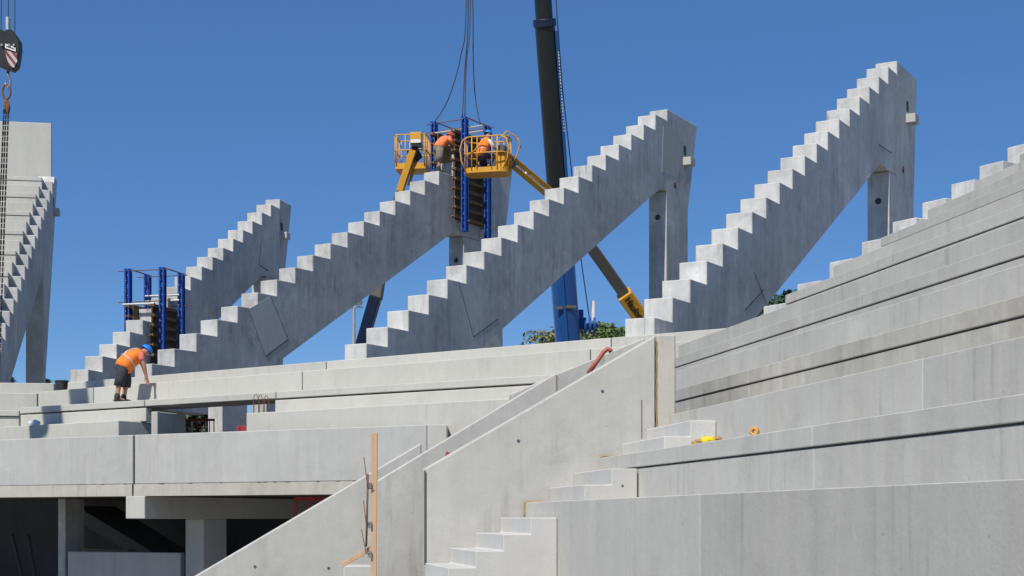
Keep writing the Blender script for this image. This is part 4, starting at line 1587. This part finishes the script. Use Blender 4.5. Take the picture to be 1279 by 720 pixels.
# invented beam out of view, added to cast a shadow on the left terraces
dirs = V((.155, .93, .37)).normalized()
S_AZ, S_EL = 28.0, 50.0
SUN = V((-sin(radians(S_AZ)) * cos(radians(S_EL)), -cos(radians(S_AZ)) * cos(radians(S_EL)), sin(radians(S_EL))))
ca = LD.pt(50, .0, LD.z - .2) + SUN * 13
cbm = LA.pt(128, .3) + SUN * 13
d_ = (cbm - ca)
mb = MB().bar(ca - d_ * .02, cbm + d_ * .02, .60, .45)
tag(mb.build('shadow_caster_beam', M['pale'], bevel=.02), 'invented beam out of view at the left, added to shade the terraces', 'concrete beam')

# lamp pole
t = empty('lamp_pole', V((at(442.5, 640, 70).x, 70, GROUND)))
tag(t, 'slim grey floodlight pole with a short cross arm under the stepped beam', 'lamp pole')
zt = at(442, 384, 70).z - GROUND
MB().tube([(0, 0, 0), (0, 0, zt - 1.1)], .085, 12).tube([(0, 0, zt - 1.1), (0, 0, zt)], .065, 12).build('pole', M['galv'], t)
MB().bar((-.35, 0, zt), (.42, 0, zt), .12, .06).build('cross_arm', M['galv'], t)
for x in (-.18, .22):
    MB().prism([(x - .14, -.12, zt + .06), (x + .14, -.12, zt + .06), (x + .17, .12, zt + .3), (x - .1, .12, zt + .34)], (0, .1, .02)).build('floodlight', M['boom_grey'], t)

# ================================================================ TREES AND HOUSE BEHIND


def tree(name, x, y, ztop, rad, hgt, leafmat, label, seed, n=4200, leaf=.30, group='trees beyond the stands'):
    rnd = random.Random(seed)
    t = empty(name, (x, y, GROUND))
    tag(t, label, 'tree', group)
    H = ztop - GROUND
    mb = MB()
    mb.tube([(0, 0, 0), (.1, 0, H * .3), (-.05, .1, H * .6), (.05, 0, H * .88)], .28, 10, r_end=.05)
    cl = []
    for k in range(16):
        a = rnd.uniform(0, 2 * pi)
        zz = H - hgt * rnd.uniform(.12, .95)
        rr = rad * rnd.uniform(.25, .8) * (1 - .45 * abs((zz - (H - hgt * .5)) / (hgt * .5)))
        c = V((rr * cos(a), rr * sin(a), zz))
        cl.append((c, rnd.uniform(.32, .55) * rad))
        mb.tube([(0, 0, max(zz - rr * .9, H * .25)), c * .5 + V((0, 0, zz * .5 - .2)), c], .08, 6, r_end=.02)
    cl.append((V((0, 0, H - rad * .45)), rad * .5))
    mb.build('trunk', M['bark'], t, smooth=True)
    vs, fs = [], []
    for i in range(n):
        c, r = rnd.choice(cl)
        d = V((rnd.gauss(0, 1), rnd.gauss(0, 1), rnd.gauss(0, 1))).normalized()
        p = c + d * r * (rnd.random() ** .45)
        if p.z > H:
            p.z = H - rnd.random() * .3
        nr = (d + V((rnd.uniform(-.8, .8), rnd.uniform(-.8, .8), rnd.uniform(-.2, 1)))).normalized()
        a = nr.orthogonal().normalized()
        b = nr.cross(a)
        q = rnd.uniform(0, pi)
        a, b = a * cos(q) + b * sin(q), b * cos(q) - a * sin(q)
        s = leaf * rnd.uniform(.5, 1.15)
        o_ = len(vs)
        vs += [p - a * s * .5, p + b * s * .3 + nr * s * .06, p + a * s * .5, p - b * s * .3 + nr * s * .06]
        fs.append([o_, o_ + 1, o_ + 2, o_ + 3])
    me = bpy.data.meshes.new('crown')
    me.from_pydata(vs, [], fs)
    me.materials.append(leafmat)
    o = bpy.data.objects.new('crown', me)
    COL.objects.link(o)
    o.parent = t
    return t


def tx(px, y):
    return (px - CX) * y / F


tree('leafy_tree', tx(676, 84), 84, at(0, 416, 84).z, 2.6, 4.0, M['leaf_olive'], 'olive green tree left of the blue crane base', 1)
tree('leafy_tree', tx(694, 88), 88, at(0, 409, 88).z, 1.5, 4.0, M['leaf_olive'], 'olive treetop half hidden right behind the blue crane base', 2)
tree('leafy_tree', tx(757, 82), 82, at(0, 405, 82).z, 2.2, 4.0, M['leaf'], 'bright green tree right of the crane winch', 3)
tree('leafy_tree', tx(776, 84), 84, at(0, 409, 84).z, 1.8, 4.0, M['leaf'], 'green tree touching the foot of the rightmost stepped beam', 9)
tree('leafy_tree', tx(976, 70), 70, at(0, 365, 70).z, 1.9, 3.4, M['leaf_dark'], 'dark green tree under the rightmost stepped beam', 4)
tree('leafy_tree', tx(244, 58), 58, at(0, 489, 58).z, 2.0, 3.6, M['leaf_dark'], 'dark green bushy tree seen through the gap', 5)


def conifer(px, y, py, label, seed):
    rnd = random.Random(seed)
    x = tx(px, y)
    H = at(0, py, y).z - GROUND
    t = empty('conifer_tree', (x, y, GROUND))
    tag(t, label, 'tree', 'conifers at the left edge')
    MB().tube([(0, 0, 0), (0, 0, H)], .16, 8, r_end=.02).build('trunk', M['bark'], t)
    vs, fs = [], []
    for i in range(1500):
        zz = rnd.random() ** 1.4
        r = (.12 + 1.35 * zz) * rnd.random() ** .5
        a = rnd.uniform(0, 2 * pi)
        p = V((r * cos(a), r * sin(a), H - zz * 5.5 - r * .2))
        d = V((cos(a), sin(a), -.35)) * rnd.uniform(.15, .35)
        w = V((-sin(a), cos(a), .2)) * .05
        o_ = len(vs)
        vs += [p - w, p + w, p + d]
        fs.append([o_, o_ + 1, o_ + 2])
    me = bpy.data.meshes.new('crown')
    me.from_pydata(vs, [], fs)
    me.materials.append(M['leaf_dark'])
    o = bpy.data.objects.new('crown', me)
    COL.objects.link(o)
    o.parent = t


conifer(12.5, 80, 470, 'tiny conifer tip left of the dark column at the left edge', 3)
conifer(58, 80, 473, 'tiny conifer tip right of the dark column at the left edge', 5)

h = empty('brick_house', V((tx(730, 96), 96, GROUND)))
tag(h, 'red brick house with tiled roof and chimney behind the crane base', 'house')
HZ = at(0, 412, 96).z - GROUND
MB().box(-.2, 1.7, 0, 7, 0, HZ).build('wall', M['brick'], h)
MB().prism([(-.4, -.4, HZ), (1.9, -.4, HZ), (1.9, 3.5, HZ + .55), (-.4, 3.5, HZ + .55)], (0, 0, .12)).prism([(-.4, 3.5, HZ + .55), (1.9, 3.5, HZ + .55), (1.9, 7.4, HZ), (-.4, 7.4, HZ)], (0, 0, .12)).build('roof', M['tile'], h)
MB().box(.9, 1.25, 2, 2.5, HZ - .2, at(0, 403, 98).z - GROUND).build('chimney', M['brick'], h)
for x in (.25, 1.2):
    MB().box(x - .3, x + .3, -.03, .02, HZ - 2.2, HZ - .8).build('window', M['navy'], h)

# ================================================================ LIGHT, SKY, CAMERA
w = bpy.data.worlds.new('World')
SC.world = w
w.use_nodes = True
nt = w.node_tree
bg = nt.nodes['Background']
sky = nt.nodes.new('ShaderNodeTexSky')
sky.sky_type = 'NISHITA'
sky.sun_disc = False
sky.sun_elevation = radians(S_EL)
sky.sun_rotation = radians(180 + S_AZ)
sky.altitude = 300
sky.air_density = .6
sky.dust_density = 0.0
sky.ozone_density = 3.0
hs = nt.nodes.new('ShaderNodeHueSaturation')
hs.inputs['Saturation'].default_value = 1.2
hs.inputs['Hue'].default_value = .513
hs.inputs['Value'].default_value = 1.0
nt.links.new(sky.outputs[0], hs.inputs['Color'])
tint = nt.nodes.new('ShaderNodeVectorMath')
tint.operation = 'MULTIPLY'
tint.inputs[1].default_value = (.93, 1.0, .86)
nt.links.new(hs.outputs[0], tint.inputs[0])
even = nt.nodes.new('ShaderNodeMix')          # evens out the fade towards the horizon
even.data_type = 'RGBA'
even.inputs[0].default_value = .45
even.inputs[7].default_value = (.57, 1.56, 3.7, 1)
nt.links.new(tint.outputs[0], even.inputs[6])
nt.links.new(even.outputs[2], bg.inputs['Color'])
bg.inputs['Strength'].default_value = .125

sl_ = bpy.data.lights.new('sun', 'SUN')
sl_.energy = 4.2
sl_.angle = radians(.53)
sl_.color = (1.0, .945, .85)
so = bpy.data.objects.new('sun', sl_)
COL.objects.link(so)
so.rotation_euler = SUN.to_track_quat('Z', 'Y').to_euler()
so.location = SUN * 60

cam = bpy.data.cameras.new('camera')
cam.sensor_width = 36
cam.sensor_fit = 'HORIZONTAL'
cam.lens = 36 * F / 1279
cam.shift_x = 0
cam.shift_y = (HY - 360) / 1279
cam.clip_end = 3000
cam.clip_start = .05
co = bpy.data.objects.new('camera', cam)
COL.objects.link(co)
co.location = (0, 0, 0)
co.rotation_euler = (pi / 2, 0, 0)
SC.camera = co

SC.view_settings.view_transform = 'Standard'
SC.view_settings.look = 'None'
SC.view_settings.exposure = .18
SC.view_settings.gamma = 1
SC.view_settings.use_curve_mapping = False
SC.cycles.max_bounces = 8
SC.cycles.diffuse_bounces = 4
